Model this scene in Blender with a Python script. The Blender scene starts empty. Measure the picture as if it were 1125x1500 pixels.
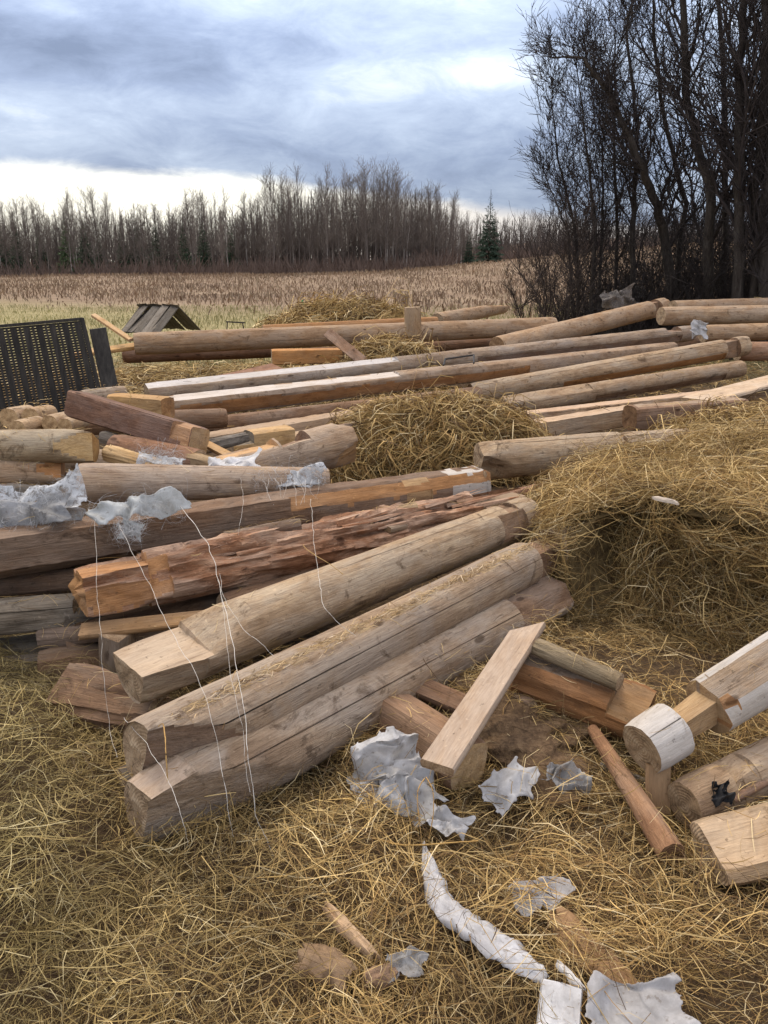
import bpy, bmesh, math, random
import numpy as np
from mathutils import Vector, Matrix, noise as mn

R = math.radians
scene = bpy.context.scene
COL = scene.collection

# ------------------------------------------------------------------ camera
CAM_H, PITCH, FPX = 1.65, R(16.7), 1167.0          # eye height, tilt down, focal length in photo pixels
cam_d = bpy.data.cameras.new('camera')
cam = bpy.data.objects.new('camera', cam_d); COL.objects.link(cam)
cam_d.sensor_fit = 'VERTICAL'; cam_d.sensor_height = 36.0; cam_d.lens = FPX / 1500 * 36
cam_d.clip_start = 0.05; cam_d.clip_end = 3000
cam.location = (0, 0, CAM_H); cam.rotation_euler = (math.pi / 2 - PITCH, 0, 0)
scene.camera = cam

# ------------------------------------------------------------------ world, sun, exposure
SUN_EL, SUN_AZ = R(48), R(-35)                     # azimuth from +Y towards +X
world = bpy.data.worlds.new('World'); scene.world = world; world.use_nodes = True
nt = world.node_tree; nt.nodes.clear()
class NG:
    """small helper for chaining nodes"""
    def __init__(s, tree): s.t = tree
    def n(s, typ, **kw):
        nd = s.t.nodes.new(typ)
        for k, v in kw.items(): setattr(nd, k, v)
        return nd
    def link(s, a, b): s.t.links.new(a, b)
    def put(s, sock, v):
        if isinstance(v, bpy.types.NodeSocket): s.t.links.new(v, sock)
        elif v is not None: sock.default_value = v
    def m(s, op, a, b=None, c=None, clamp=False):
        nd = s.n('ShaderNodeMath', operation=op, use_clamp=clamp)
        s.put(nd.inputs[0], a); s.put(nd.inputs[1], b)
        if c is not None: s.put(nd.inputs[2], c)
        return nd.outputs[0]
    def mix(s, f, a, b, mode='MIX'):
        nd = s.n('ShaderNodeMix', data_type='RGBA', blend_type=mode)
        s.put(nd.inputs[0], f)
        for k, v in ((6, a), (7, b)):
            if isinstance(v, tuple) and len(v) == 3: v = (*v, 1)
            s.put(nd.inputs[k], v)
        return nd.outputs[2]
    def mapr(s, v, a, b, c=0.0, d=1.0, smooth=True):
        nd = s.n('ShaderNodeMapRange', interpolation_type='SMOOTHSTEP' if smooth else 'LINEAR')
        s.put(nd.inputs[0], v); nd.inputs[1].default_value = a; nd.inputs[2].default_value = b
        nd.inputs[3].default_value = c; nd.inputs[4].default_value = d
        return nd.outputs[0]
    def noise(s, vec, scale, detail=4, rough=0.55, dist=0.0):
        nd = s.n('ShaderNodeTexNoise'); s.put(nd.inputs['Vector'], vec)
        nd.inputs['Scale'].default_value = scale; nd.inputs['Detail'].default_value = detail
        nd.inputs['Roughness'].default_value = rough; nd.inputs['Distortion'].default_value = dist
        return nd.outputs[0]
    def ramp(s, f, stops):
        nd = s.n('ShaderNodeValToRGB'); s.put(nd.inputs[0], f)
        el = nd.color_ramp.elements
        while len(el) < len(stops): el.new(0.5)
        for e, (p, c) in zip(el, stops):
            e.position = p; e.color = (*c, 1) if len(c) == 3 else c
        return nd.outputs[0]
    def comb(s, x, y, z):
        nd = s.n('ShaderNodeCombineXYZ')
        for k, v in enumerate((x, y, z)): s.put(nd.inputs[k], v)
        return nd.outputs[0]

g = NG(nt)
tc = g.n('ShaderNodeTexCoord'); sep = g.n('ShaderNodeSeparateXYZ'); g.link(tc.outputs['Generated'], sep.inputs[0])
dx, dy, dz = sep.outputs
az = g.m('MULTIPLY', g.m('ARCTAN2', dx, dy), 180 / math.pi)
el = g.m('MULTIPLY', g.m('ARCSINE', dz), 180 / math.pi)
sky = g.n('ShaderNodeTexSky', sky_type='NISHITA', sun_disc=False)
sky.sun_elevation = SUN_EL; sky.sun_rotation = SUN_AZ; sky.air_density = 1.0; sky.dust_density = 2.0
clear = g.mix(1.0, sky.outputs[0], (0.10, 0.10, 0.10), 'MULTIPLY')
# cloud deck: streaky noise on azimuth / elevation
cv = g.comb(g.m('MULTIPLY', az, 0.045), g.m('MULTIPLY', el, 0.13), 0.0)
n1 = g.noise(cv, 1.35, 7, 0.55, 0.5)
cv2 = g.comb(g.m('ADD', g.m('MULTIPLY', az, 0.10), 7.3), g.m('MULTIPLY', el, 0.26), 3.1)
n2 = g.noise(cv2, 1.7, 8, 0.66, 0.4)
def blob(a0, e0, ra, re, amp):
    a = g.m('DIVIDE', g.m('SUBTRACT', az, a0), ra); e = g.m('DIVIDE', g.m('SUBTRACT', el, e0), re)
    q = g.m('ADD', g.m('MULTIPLY', a, a), g.m('MULTIPLY', e, e))
    return g.m('MULTIPLY', g.m('EXPONENT', g.m('MULTIPLY', q, -1.0)), amp)
tone = g.m('ADD', g.m('MULTIPLY', g.m('SUBTRACT', n1, 0.5), 0.72), g.m('MULTIPLY', g.m('SUBTRACT', n2, 0.5), 0.75))
for b in ((-17, 12.8, 9, 1.9, -0.36), (-26, 14.5, 6, 2.2, -0.20), (-9, 8.3, 5, 1.0, -0.12), (7, 12.2, 4.0, 1.3, 0.42), (0, 11.5, 4, 1.6, 0.22),
          (-21, 9.2, 6, 1.4, 0.20), (3, 7.2, 9, 1.6, -0.16), (20, 10, 8, 3.5, 0.12), (-1, 16, 8, 2.0, 0.10), (9, 6.0, 5, 1.2, -0.06)):
    tone = g.m('ADD', tone, blob(*b))
cloud = g.ramp(g.m('ADD', tone, 0.45, clamp=True), [(0.0, (0.15, 0.195, 0.30)), (0.30, (0.27, 0.335, 0.48)), (0.58, (0.44, 0.52, 0.66)), (1.0, (0.90, 0.94, 1.0))])
# an overcast dome is about three times as bright overhead as at the horizon
dome = g.m('ADD', 0.48, g.m('MULTIPLY', g.m('MAXIMUM', dz, 0.0), 2.25))
cloud = g.mix(1.0, cloud, g.comb(dome, dome, dome), 'MULTIPLY')
# the cloud overhead is a warmer, more neutral grey than the blue-grey towards the horizon
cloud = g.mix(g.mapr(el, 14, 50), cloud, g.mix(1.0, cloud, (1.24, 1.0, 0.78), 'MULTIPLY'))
# the clear strip below the cloud edge, near the horizon
edge = g.m('ADD', 4.3, g.m('MULTIPLY', g.m('COSINE', g.m('MULTIPLY', g.m('ADD', az, 21.0), 3.4 * math.pi / 180)), 2.1))
edge = g.m('ADD', edge, g.m('MULTIPLY', g.m('SUBTRACT', n2, 0.5), 1.4))
gap = g.mapr(g.m('SUBTRACT', edge, el), -0.45, 0.55)
strip = g.mix(g.mapr(az, -10, 10), (0.90, 0.86, 0.74), (0.56, 0.52, 0.49))
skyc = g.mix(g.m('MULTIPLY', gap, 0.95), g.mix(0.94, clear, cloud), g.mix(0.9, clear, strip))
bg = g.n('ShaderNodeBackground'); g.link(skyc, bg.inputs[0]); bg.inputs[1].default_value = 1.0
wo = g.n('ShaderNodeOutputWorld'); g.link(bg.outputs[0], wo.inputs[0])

sun_d = bpy.data.lights.new('sun', 'SUN'); sun_d.energy = 1.5; sun_d.angle = R(16); sun_d.color = (1.0, 0.88, 0.70)
sun = bpy.data.objects.new('sun', sun_d); COL.objects.link(sun)
sd = Vector((math.sin(SUN_AZ) * math.cos(SUN_EL), math.cos(SUN_AZ) * math.cos(SUN_EL), math.sin(SUN_EL)))
sun.rotation_euler = sd.to_track_quat('Z', 'Y').to_euler()
vs = scene.view_settings
vs.view_transform = 'Standard'; vs.look = 'None'; vs.exposure = 0.76; vs.gamma = 1.0; vs.use_curve_mapping = False
scene.render.engine = 'CYCLES'
scene.cycles.max_bounces = 5; scene.cycles.diffuse_bounces = 1; scene.cycles.transparent_max_bounces = 6

# ------------------------------------------------------------------ helpers
CP, SP = math.cos(PITCH), math.sin(PITCH)
def at(px, py, z):
    """the point at height z (metres) on the line of sight through a photo position"""
    a, b = (px - 562.5) / FPX, (750 - py) / FPX
    d = Vector((a, CP + SP * b, -SP + CP * b))
    return Vector((0, 0, CAM_H)) + d * ((z - CAM_H) / d.z)
def at_y(px, py, Y):
    """the same, at distance Y"""
    a, b = (px - 562.5) / FPX, (750 - py) / FPX
    d = Vector((a, CP + SP * b, -SP + CP * b))
    return Vector((0, 0, CAM_H)) + d * (Y / d.y)

def tag(o, label=None, cat=None, group=None, kind=None):
    if label: o['label'] = label
    if cat: o['category'] = cat
    if group: o['group'] = group
    if kind or cat: o['kind'] = kind or 'thing'
    return o
def link(name, me, parent=None, mat=None, color=None):
    o = bpy.data.objects.new(name, me); COL.objects.link(o)
    if parent is not None: o.parent = parent
    if mat is not None and me is not None and not me.materials: me.materials.append(mat)
    if color: o.color = (*color, 1)
    return o
def empty(name, loc=(0, 0, 0)):
    o = bpy.data.objects.new(name, None); COL.objects.link(o); o.location = loc; o.empty_display_size = 0.1
    return o
def np_mesh(name, verts, faces, k, smooth=False):
    """verts (n,3), faces (m,k) -> mesh"""
    me = bpy.data.meshes.new(name)
    verts = np.asarray(verts, np.float32); faces = np.asarray(faces, np.int32)
    me.vertices.add(len(verts)); me.vertices.foreach_set('co', verts.ravel())
    me.loops.add(faces.size); me.loops.foreach_set('vertex_index', faces.ravel())
    me.polygons.add(len(faces)); me.polygons.foreach_set('loop_start', np.arange(0, faces.size, k, dtype=np.int32))
    if smooth: me.polygons.foreach_set('use_smooth', np.ones(len(faces), bool))
    me.update(calc_edges=True); me.validate()
    return me
def vcol(me, cols):
    a = me.color_attributes.new('tone', 'FLOAT_COLOR', 'POINT')
    c = np.ones((len(cols), 4), np.float32); c[:, :3] = cols
    a.data.foreach_set('color', c.ravel())
def snoise(x, y, seed=0.0, f=1.0):
    """cheap smooth 2-D noise for numpy arrays, about -1..1"""
    r = np.random.RandomState(int(seed * 97) % 100000 + 3)
    v = 0
    for i in range(6):
        a = r.uniform(0, 6.283); k = f * r.uniform(0.6, 1.9); p = r.uniform(0, 6.283); w = r.uniform(-1, 1)
        v = v + np.sin((np.cos(a) * x + np.sin(a) * y) * k + p + w * np.sin((np.sin(a) * x - np.cos(a) * y) * k * 0.7 + p))
    return v / 3.2

# ------------------------------------------------------------------ materials
def new_mat(name):
    m = bpy.data.materials.new(name); m.use_nodes = True
    t = m.node_tree; t.nodes.clear(); q = NG(t)
    out = q.n('ShaderNodeOutputMaterial'); b = q.n('ShaderNodeBsdfPrincipled'); q.link(b.outputs[0], out.inputs[0])
    b.inputs['Roughness'].default_value = 0.85; b.inputs['Specular IOR Level'].default_value = 0.25
    return m, q, b, out
def obj_coord(q, rnd=True):
    t = q.n('ShaderNodeTexCoord'); v = t.outputs['Object']
    oi = q.n('ShaderNodeObjectInfo')
    if rnd:
        a = q.n('ShaderNodeVectorMath', operation='ADD'); q.link(v, a.inputs[0])
        k = q.m('MULTIPLY', oi.outputs['Random'], 37.0); q.link(q.comb(k, k, k), a.inputs[1]); v = a.outputs[0]
    return v, oi
def scaled(q, v, s):
    a = q.n('ShaderNodeVectorMath', operation='MULTIPLY'); q.link(v, a.inputs[0]); a.inputs[1].default_value = s
    return a.outputs[0]
def bump(q, b, h, strength, dist):
    bn = q.n('ShaderNodeBump'); bn.inputs['Strength'].default_value = strength; bn.inputs['Distance'].default_value = dist
    q.link(h, bn.inputs['Height']); q.link(bn.outputs[0], b.inputs['Normal'])

def wood_mat(name, dark, mid, light, grey, grey_amt=0.5, stain=0.55, bmp=0.6):
    m, q, b, out = new_mat(name)
    v, oi = obj_coord(q)
    big = q.noise(scaled(q, v, (1.6, 4.0, 4.0)), 2.2, 8, 0.68, 0.5)
    streak = q.noise(scaled(q, v, (1.5, 22.0, 22.0)), 1.7, 7, 0.7, 0.5)
    fine = q.noise(scaled(q, v, (9.0, 120.0, 120.0)), 1.4, 4, 0.65)
    blot = q.noise(scaled(q, v, (.7, 1, 1)), 9.0, 8, 0.72, 0.6)
    c = q.ramp(q.m('ADD', q.m('ADD', q.m('MULTIPLY', big, 0.46), q.m('MULTIPLY', blot, 0.30)), q.m('MULTIPLY', streak, 0.24)), [(0.34, dark), (0.50, mid), (0.64, light)])
    gm = q.mapr(q.noise(scaled(q, v, (0.9, 2.2, 2.2)), 2.6, 7, 0.68, 0.5), 0.40, 0.62, 0.0, grey_amt)
    c = q.mix(gm, c, grey)
    c = q.mix(q.mapr(streak, 0.28, 0.42, 0.5, 0.0), c, tuple(x * 0.5 for x in dark))
    c = q.mix(q.mapr(fine, 0.35, 0.62, 0.28, 0.0), c, tuple(x * 0.7 for x in dark))
    c = q.mix(q.mapr(blot, 0.54, 0.68, 0.0, stain), c, tuple(x * 0.6 for x in dark))
    spot = q.noise(v, 40.0, 4, 0.65)
    c = q.mix(q.mapr(spot, 0.62, 0.72, 0.0, 0.55), c, (0.05, 0.035, 0.022))
    vo = q.n('ShaderNodeTexVoronoi'); q.link(scaled(q, v, (2.0, 5.0, 5.0)), vo.inputs['Vector']); vo.inputs['Scale'].default_value = 1.5
    c = q.mix(q.mapr(q.m('ADD', vo.outputs['Distance'], q.m('MULTIPLY', blot, .12)), 0.13, 0.19, 0.75, 0.0), c, tuple(x * 0.5 for x in dark))
    c = q.mix(q.mapr(spot, 0.38, 0.28, 0.0, 0.35), c, tuple(min(1, x * 1.35) for x in light))
    c = q.mix(1.0, c, oi.outputs['Color'], 'MULTIPLY')
    q.link(c, b.inputs['Base Color'])
    h = q.m('ADD', q.m('ADD', q.m('MULTIPLY', streak, 0.7), q.m('MULTIPLY', fine, 0.35)), q.m('MULTIPLY', blot, 0.5))
    bump(q, b, h, bmp, 0.016)
    b.inputs['Roughness'].default_value = 0.88
    return m
M = {}
M['weathered'] = wood_mat('weathered_wood', (0.135, 0.082, 0.048), (0.335, 0.240, 0.156), (0.51, 0.400, 0.280), (0.375, 0.328, 0.275), 0.6, 0.8, 0.9)
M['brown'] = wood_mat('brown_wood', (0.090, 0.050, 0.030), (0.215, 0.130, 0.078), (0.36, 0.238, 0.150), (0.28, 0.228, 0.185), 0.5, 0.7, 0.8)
M['fresh'] = wood_mat('fresh_cut_wood', (0.24, 0.130, 0.055), (0.46, 0.295, 0.142), (0.60, 0.425, 0.235), (0.42, 0.315, 0.205), 0.5, 0.45)
M['orange'] = wood_mat('orange_hewn_wood', (0.19, 0.085, 0.030), (0.40, 0.205, 0.082), (0.55, 0.31, 0.14), (0.30, 0.21, 0.14), 0.35, 0.5)
M['pale'] = wood_mat('pale_silver_wood', (0.38, 0.33, 0.28), (0.52, 0.475, 0.42), (0.64, 0.60, 0.55), (0.58, 0.56, 0.54), 0.6, 0.2, 0.4)
M['rotten'] = wood_mat('rotten_wood', (0.080, 0.032, 0.016), (0.33, 0.165, 0.082), (0.60, 0.40, 0.25), (0.58, 0.45, 0.33), 0.55, 0.85, 1.0)
M['plank'] = wood_mat('sawn_plank_wood', (0.25, 0.175, 0.118), (0.41, 0.305, 0.215), (0.52, 0.41, 0.305), (0.43, 0.37, 0.315), 0.45, 0.4, 0.45)
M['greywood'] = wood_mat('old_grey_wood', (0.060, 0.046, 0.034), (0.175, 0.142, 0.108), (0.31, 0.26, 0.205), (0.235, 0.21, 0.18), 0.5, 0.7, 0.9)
M['moss'] = wood_mat('fibrous_moss_strip', (0.17, 0.105, 0.055), (0.38, 0.270, 0.155), (0.55, 0.425, 0.27), (0.36, 0.29, 0.205), 0.6, 0.8, 1.3)

def endgrain_mat():
    m, q, b, out = new_mat('end_grain')
    v, oi = obj_coord(q, False)
    s = q.n('ShaderNodeSeparateXYZ'); q.link(v, s.inputs[0])
    wob = q.noise(v, 14, 3, 0.5)
    r = q.m('SQRT', q.m('ADD', q.m('MULTIPLY', s.outputs[1], s.outputs[1]), q.m('MULTIPLY', s.outputs[2], s.outputs[2])))
    rings = q.m('SINE', q.m('MULTIPLY', q.m('ADD', r, q.m('MULTIPLY', wob, 0.02)), 620.0))
    n = q.noise(v, 26, 6, 0.65)
    c = q.ramp(n, [(0.28, (0.15, 0.095, 0.055)), (0.5, (0.34, 0.235, 0.14)), (0.72, (0.48, 0.36, 0.235))])
    c = q.mix(q.mapr(rings, -0.2, 0.9, 0.0, 0.16), c, (0.16, 0.10, 0.055))
    ang = q.m('ARCTAN2', s.outputs[1], s.outputs[2])
    cr = q.noise(q.comb(q.m('MULTIPLY', ang, 2.2), q.m('MULTIPLY', r, 3.0), q.m('MULTIPLY', oi.outputs['Random'], 9.0)), 2.5, 2)
    c = q.mix(q.mapr(q.m('ABSOLUTE', q.m('SUBTRACT', cr, 0.5)), 0.0, 0.018, 0.7, 0.0), c, (0.04, 0.025, 0.015))
    c = q.mix(1.0, c, oi.outputs['Color'], 'MULTIPLY')
    q.link(c, b.inputs['Base Color']); bump(q, b, q.m('ADD', n, q.m('MULTIPLY', rings, 0.12)), 0.7, 0.008)
    return m
M['end'] = endgrain_mat()

def hay_mat(name='dry_hay', rough=0.7, transl=0.12):
    m, q, b, out = new_mat(name)
    a = q.n('ShaderNodeAttribute', attribute_name='tone')
    q.link(a.outputs['Color'], b.inputs['Base Color']); b.inputs['Roughness'].default_value = rough
    tr = q.n('ShaderNodeBsdfTranslucent'); q.link(a.outputs['Color'], tr.inputs[0])
    mx = q.n('ShaderNodeMixShader'); mx.inputs[0].default_value = transl
    q.link(b.outputs[0], mx.inputs[1]); q.link(tr.outputs[0], mx.inputs[2]); q.link(mx.outputs[0], out.inputs[0])
    return m
M['hay'] = hay_mat()
M['twig'] = None
def plain_mat(name, stops, scale=8.0, rough=0.9, bmp=0.4, bd=0.01, stretch=(1, 1, 1)):
    m, q, b, out = new_mat(name)
    v, oi = obj_coord(q)
    n = q.noise(scaled(q, v, stretch), scale, 7, 0.65, 0.3)
    c = q.mix(1.0, q.ramp(n, stops), oi.outputs['Color'], 'MULTIPLY')
    q.link(c, b.inputs['Base Color']); b.inputs['Roughness'].default_value = rough
    bump(q, b, n, bmp, bd)
    return m
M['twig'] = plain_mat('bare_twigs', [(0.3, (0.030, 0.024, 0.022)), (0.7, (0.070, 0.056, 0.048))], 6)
M['bark'] = plain_mat('dark_bark', [(0.3, (0.028, 0.022, 0.017)), (0.55, (0.068, 0.056, 0.044)), (0.75, (0.12, 0.105, 0.085))], 5, 0.95, 0.9, 0.03, (3, 3, 0.7))
M['birch'] = plain_mat('birch_bark', [(0.3, (0.16, 0.13, 0.11)), (0.6, (0.30, 0.27, 0.24))], 2.0)
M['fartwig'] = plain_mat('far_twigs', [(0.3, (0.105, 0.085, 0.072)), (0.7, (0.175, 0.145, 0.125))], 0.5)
M['needle'] = plain_mat('spruce_needles', [(0.3, (0.022, 0.036, 0.022)), (0.7, (0.060, 0.085, 0.046))], 1.2)
M['haycore'] = plain_mat('matted_hay', [(0.30, (0.055, 0.036, 0.016)), (0.5, (0.15, 0.10, 0.042)), (0.72, (0.27, 0.19, 0.082))], 22, 0.95, 1.0, 0.03)
M['earth'] = plain_mat('brown_earth', [(0.28, (0.05, 0.030, 0.017)), (0.5, (0.14, 0.085, 0.045)), (0.75, (0.25, 0.165, 0.09))], 45, 0.95, 1.0, 0.02)
M['iron'] = plain_mat('dark_iron', [(0.3, (0.018, 0.016, 0.015)), (0.7, (0.05, 0.042, 0.038))], 20, 0.6, 0.3)
M['slat'] = plain_mat('dark_stained_slats', [(0.3, (0.020, 0.018, 0.016)), (0.7, (0.062, 0.054, 0.046))], 4, 0.8, 0.5, 0.01, (8, 8, 1))
M['blackrag'] = plain_mat('black_rag', [(0.3, (0.010, 0.010, 0.011)), (0.7, (0.03, 0.03, 0.032))], 30)
M['green'] = plain_mat('green_plastic', [(0.3, (0.02, 0.25, 0.10)), (0.7, (0.04, 0.38, 0.16))], 5, 0.4)
M['stone'] = plain_mat('pale_rubble', [(0.3, (0.23, 0.19, 0.15)), (0.7, (0.46, 0.40, 0.33))], 9)
def sheet_mat(name, stops, transl, scale=10.0, see=0.3):
    m, q, b, out = new_mat(name)
    v, oi = obj_coord(q)
    n = q.noise(v, scale, 7, 0.7, 0.6)
    c = q.ramp(n, stops)
    sp = q.noise(v, scale * 5, 3, 0.6)
    c = q.mix(q.mapr(sp, 0.60, 0.72, 0.0, 0.55), c, (0.20, 0.15, 0.10))
    c = q.mix(1.0, c, oi.outputs['Color'], 'MULTIPLY')
    q.link(c, b.inputs['Base Color']); b.inputs['Roughness'].default_value = 0.6
    bump(q, b, q.noise(v, 30, 4, 0.6), 0.25, 0.006)
    tr = q.n('ShaderNodeBsdfTranslucent'); q.link(c, tr.inputs[0])
    mx = q.n('ShaderNodeMixShader'); mx.inputs[0].default_value = transl
    q.link(b.outputs[0], mx.inputs[1]); q.link(tr.outputs[0], mx.inputs[2])
    ts = q.n('ShaderNodeBsdfTransparent'); m2 = q.n('ShaderNodeMixShader')
    q.link(q.mapr(q.noise(v, scale * 1.7, 5, 0.65), 0.42, 0.62, 0.0, see), m2.inputs[0]); q.link(mx.outputs[0], m2.inputs[1]); q.link(ts.outputs[0], m2.inputs[2]); q.link(m2.outputs[0], out.inputs[0])
    return m
M['film'] = sheet_mat('white_film', [(0.25, (0.42, 0.395, 0.375)), (0.5, (0.58, 0.565, 0.555)), (0.7, (0.76, 0.75, 0.75))], 0.4, see=0.22)
M['greyfilm'] = sheet_mat('grey_film', [(0.25, (0.20, 0.185, 0.17)), (0.5, (0.38, 0.37, 0.36)), (0.7, (0.56, 0.55, 0.55))], 0.45, see=0.55)
def wool_mat():
    m, q, b, out = new_mat('fibre_wool')
    v, oi = obj_coord(q)
    n = q.noise(v, 30, 6, 0.7, 0.8)
    c = q.ramp(q.noise(v, 9, 5, 0.6), [(0.3, (0.30, 0.29, 0.28)), (0.7, (0.66, 0.67, 0.68))])
    q.link(c, b.inputs['Base Color'])
    tr = q.n('ShaderNodeBsdfTransparent'); mx = q.n('ShaderNodeMixShader')
    q.link(q.mapr(n, 0.36, 0.60, 0.10, 0.92), mx.inputs[0]); q.link(tr.outputs[0], mx.inputs[1]); q.link(b.outputs[0], mx.inputs[2])
    q.link(mx.outputs[0], out.inputs[0])
    return m
M['wool'] = wool_mat()
M['thread'] = plain_mat('pale_thread', [(0.3, (0.52, 0.47, 0.40)), (0.7, (0.75, 0.71, 0.65))], 10)

# ------------------------------------------------------------------ terrain
def sm(a, b, x):
    t = np.clip((x - a) / (b - a), 0, 1); return t * t * (3 - 2 * t)
def gz(x, y):
    """ground height"""
    x = np.asarray(x, float); y = np.asarray(y, float)
    z = 0.022 * snoise(x, y, 1, 5.0) + 0.03 * snoise(x, y, 2, 1.7)
    near = 1 - sm(14, 22, np.hypot(x, y))
    z = z * (0.35 + 0.65 * near) + near * 0.020 * snoise(x, y, 8, 13.0)
    def gb(cx, cy, sx, sy, h): return h * np.exp(-((x - cx) / sx) ** 2 - ((y - cy) / sy) ** 2)
    z = z + gb(-2.6, 10.4, 2.6, 1.3, 0.26) + gb(1.2, 11.0, 3.5, 1.5, 0.25) + gb(2.9, 6.3, 0.9, 0.8, 0.36)
    z = z + gb(-1.75, 2.35, 0.75, 0.75, 0.30) + gb(0.42, 2.85, 0.45, 0.40, 0.10) + gb(-0.3, 10.0, 0.5, 0.5, 0.25)
    d = np.hypot(x, y)
    far = sm(35, 120, d)
    z = z + far * (1.9 + np.clip(x, -70, 60) * 0.022 + np.clip(x, 0, 45) * 0.058) + far * 0.25 * snoise(x, y, 5, 0.09)
    z = z + sm(160, 420, d) * (6 + np.clip(x, 0, 300) * 0.05)
    return z
u = np.linspace(-1, 1, 230); xs = np.sinh(u * 6.2) / np.sinh(6.2) * 620 + u * 3.0
w = np.linspace(0, 1, 300); ys = np.sinh(w * 5.6) / np.sinh(5.6) * 900 + w * 12 - 0.6
XX, YY = np.meshgrid(xs, ys)
ZZ = gz(XX, YY) - 0.012
nx, ny = len(xs), len(ys)
ii, jj = np.meshgrid(np.arange(nx - 1), np.arange(ny - 1))
i0 = (jj * nx + ii).ravel()
gme = np_mesh('ground', np.stack([XX.ravel(), YY.ravel(), ZZ.ravel()], 1), np.stack([i0, i0 + 1, i0 + nx + 1, i0 + nx], 1), 4, True)
gm_, q, b, out = new_mat('ground_soil_and_grass')
tcn = q.n('ShaderNodeTexCoord'); v = tcn.outputs['Object']
s = q.n('ShaderNodeSeparateXYZ'); q.link(v, s.inputs[0])
n_f = q.noise(v, 38, 9, 0.75); n_m = q.noise(v, 0.9, 6, 0.65); n_b = q.noise(scaled(q, v, (0.05, 0.16, 0.1)), 1.0, 6, 0.65)
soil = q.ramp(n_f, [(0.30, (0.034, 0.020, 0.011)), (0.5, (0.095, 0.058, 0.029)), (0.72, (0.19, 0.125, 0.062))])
green = q.ramp(n_m, [(0.3, (0.21, 0.165, 0.075)), (0.5, (0.27, 0.225, 0.10)), (0.7, (0.35, 0.28, 0.14))])
field = q.ramp(q.m('ADD', q.m('MULTIPLY', n_b, 0.6), q.m('MULTIPLY', n_m, 0.4)), [(0.3, (0.130, 0.082, 0.050)), (0.5, (0.215, 0.145, 0.090)), (0.68, (0.31, 0.23, 0.145))])
yy = q.m('ADD', s.outputs[1], q.m('MULTIPLY', q.m('SUBTRACT', n_m, 0.5), 9.0))
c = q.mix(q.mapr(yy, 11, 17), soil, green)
c = q.mix(q.mapr(q.m('ADD', yy, q.m('MULTIPLY', s.outputs[0], 0.55)), 26, 40), c, field)
q.link(c, b.inputs['Base Color']); bump(q, b, q.m('ADD', n_f, n_m), 0.9, 0.03); b.inputs['Roughness'].default_value = 0.95
ground = tag(link('ground', gme, None, gm_), kind='structure')

# ------------------------------------------------------------------ strands (hay, grass, weeds)
def strands(name, P, D, L, W, C, rng, N=None, curl=0.25, segs=3, parent=None, mat=None, tip=0.35, clump=None):
    """flat ribbons: centre P, direction D, length L, width W, colour C"""
    n = len(P)
    D = D / np.linalg.norm(D, axis=1, keepdims=True)
    ref = rng.normal(size=(n, 3)); side = np.cross(D, ref); side /= np.linalg.norm(side, axis=1, keepdims=True) + 1e-9
    bowv = np.cross(D, side)
    if N is not None: bowv = bowv * 0.6 + N * 0.4
    if clump is not None:                                     # strands of one wisp bend together
        cr = np.random.RandomState(5).normal(size=(clump.max() + 1, 3))
        side = np.cross(D, cr[clump] + 0.35 * ref); side /= np.linalg.norm(side, axis=1, keepdims=True) + 1e-9
        bowv = np.cross(D, side)
        if N is not None: bowv = bowv * 0.6 + N * 0.4
        cb = np.random.RandomState(6).normal(size=(clump.max() + 1, 1))[clump] * 1.3
        bow = (cb + 0.5 * rng.normal(size=(n, 1))) * curl * L[:, None]; sw = (0.8 * cb[::1] + 0.6 * rng.normal(size=(n, 1))) * curl * 0.9 * L[:, None]
    else: bow = rng.normal(size=(n, 1)) * curl * L[:, None]; sw = rng.normal(size=(n, 1)) * curl * 0.8 * L[:, None]
    V = np.empty((n, segs + 1, 2, 3), np.float32)
    for k in range(segs + 1):
        t = k / segs
        c = P + D * L[:, None] * (t - 0.5) + bowv * bow * (0.25 - (t - 0.5) ** 2) * 2 + side * sw * ((t - 0.5) ** 2 - 0.1)
        ww = W * (tip + (1 - tip) * math.sin(math.pi * (0.12 + 0.76 * t)))
        V[:, k, 0] = c - side * ww[:, None] * 0.5; V[:, k, 1] = c + side * ww[:, None] * 0.5
    base = np.arange(n)[:, None] * (2 * (segs + 1)) + np.arange(segs)[None, :] * 2
    F = np.stack([base, base + 1, base + 3, base + 2], -1).reshape(-1, 4)
    me = np_mesh(name, V.reshape(-1, 3), F, 4, False)
    vcol(me, np.repeat(C, 2 * (segs + 1), axis=0))
    return link(name, me, parent, mat or M['hay'])
PAL = np.array([(0.52, 0.345, 0.130), (0.65, 0.46, 0.20), (0.33, 0.198, 0.070), (0.78, 0.61, 0.34), (0.12, 0.066, 0.026), (0.43, 0.275, 0.096)])
GRN = np.array([(0.42, 0.330, 0.125), (0.54, 0.435, 0.190), (0.28, 0.215, 0.080), (0.64, 0.54, 0.28), (0.12, 0.085, 0.034), (0.37, 0.285, 0.110)])
def hay_cols(rng, n, p=None, green=None, dark=None):
    k = rng.choice(6, n, p=p or [0.22, 0.18, 0.21, 0.08, 0.19, 0.12])
    c = PAL[k]
    if green is not None: c = c * (1 - green[:, None]) + GRN[k] * green[:, None]
    c = c * rng.uniform(0.75, 1.2, (n, 1))
    if dark is not None: c = c * dark[:, None]
    return c
rng = np.random.RandomState(11)
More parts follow.
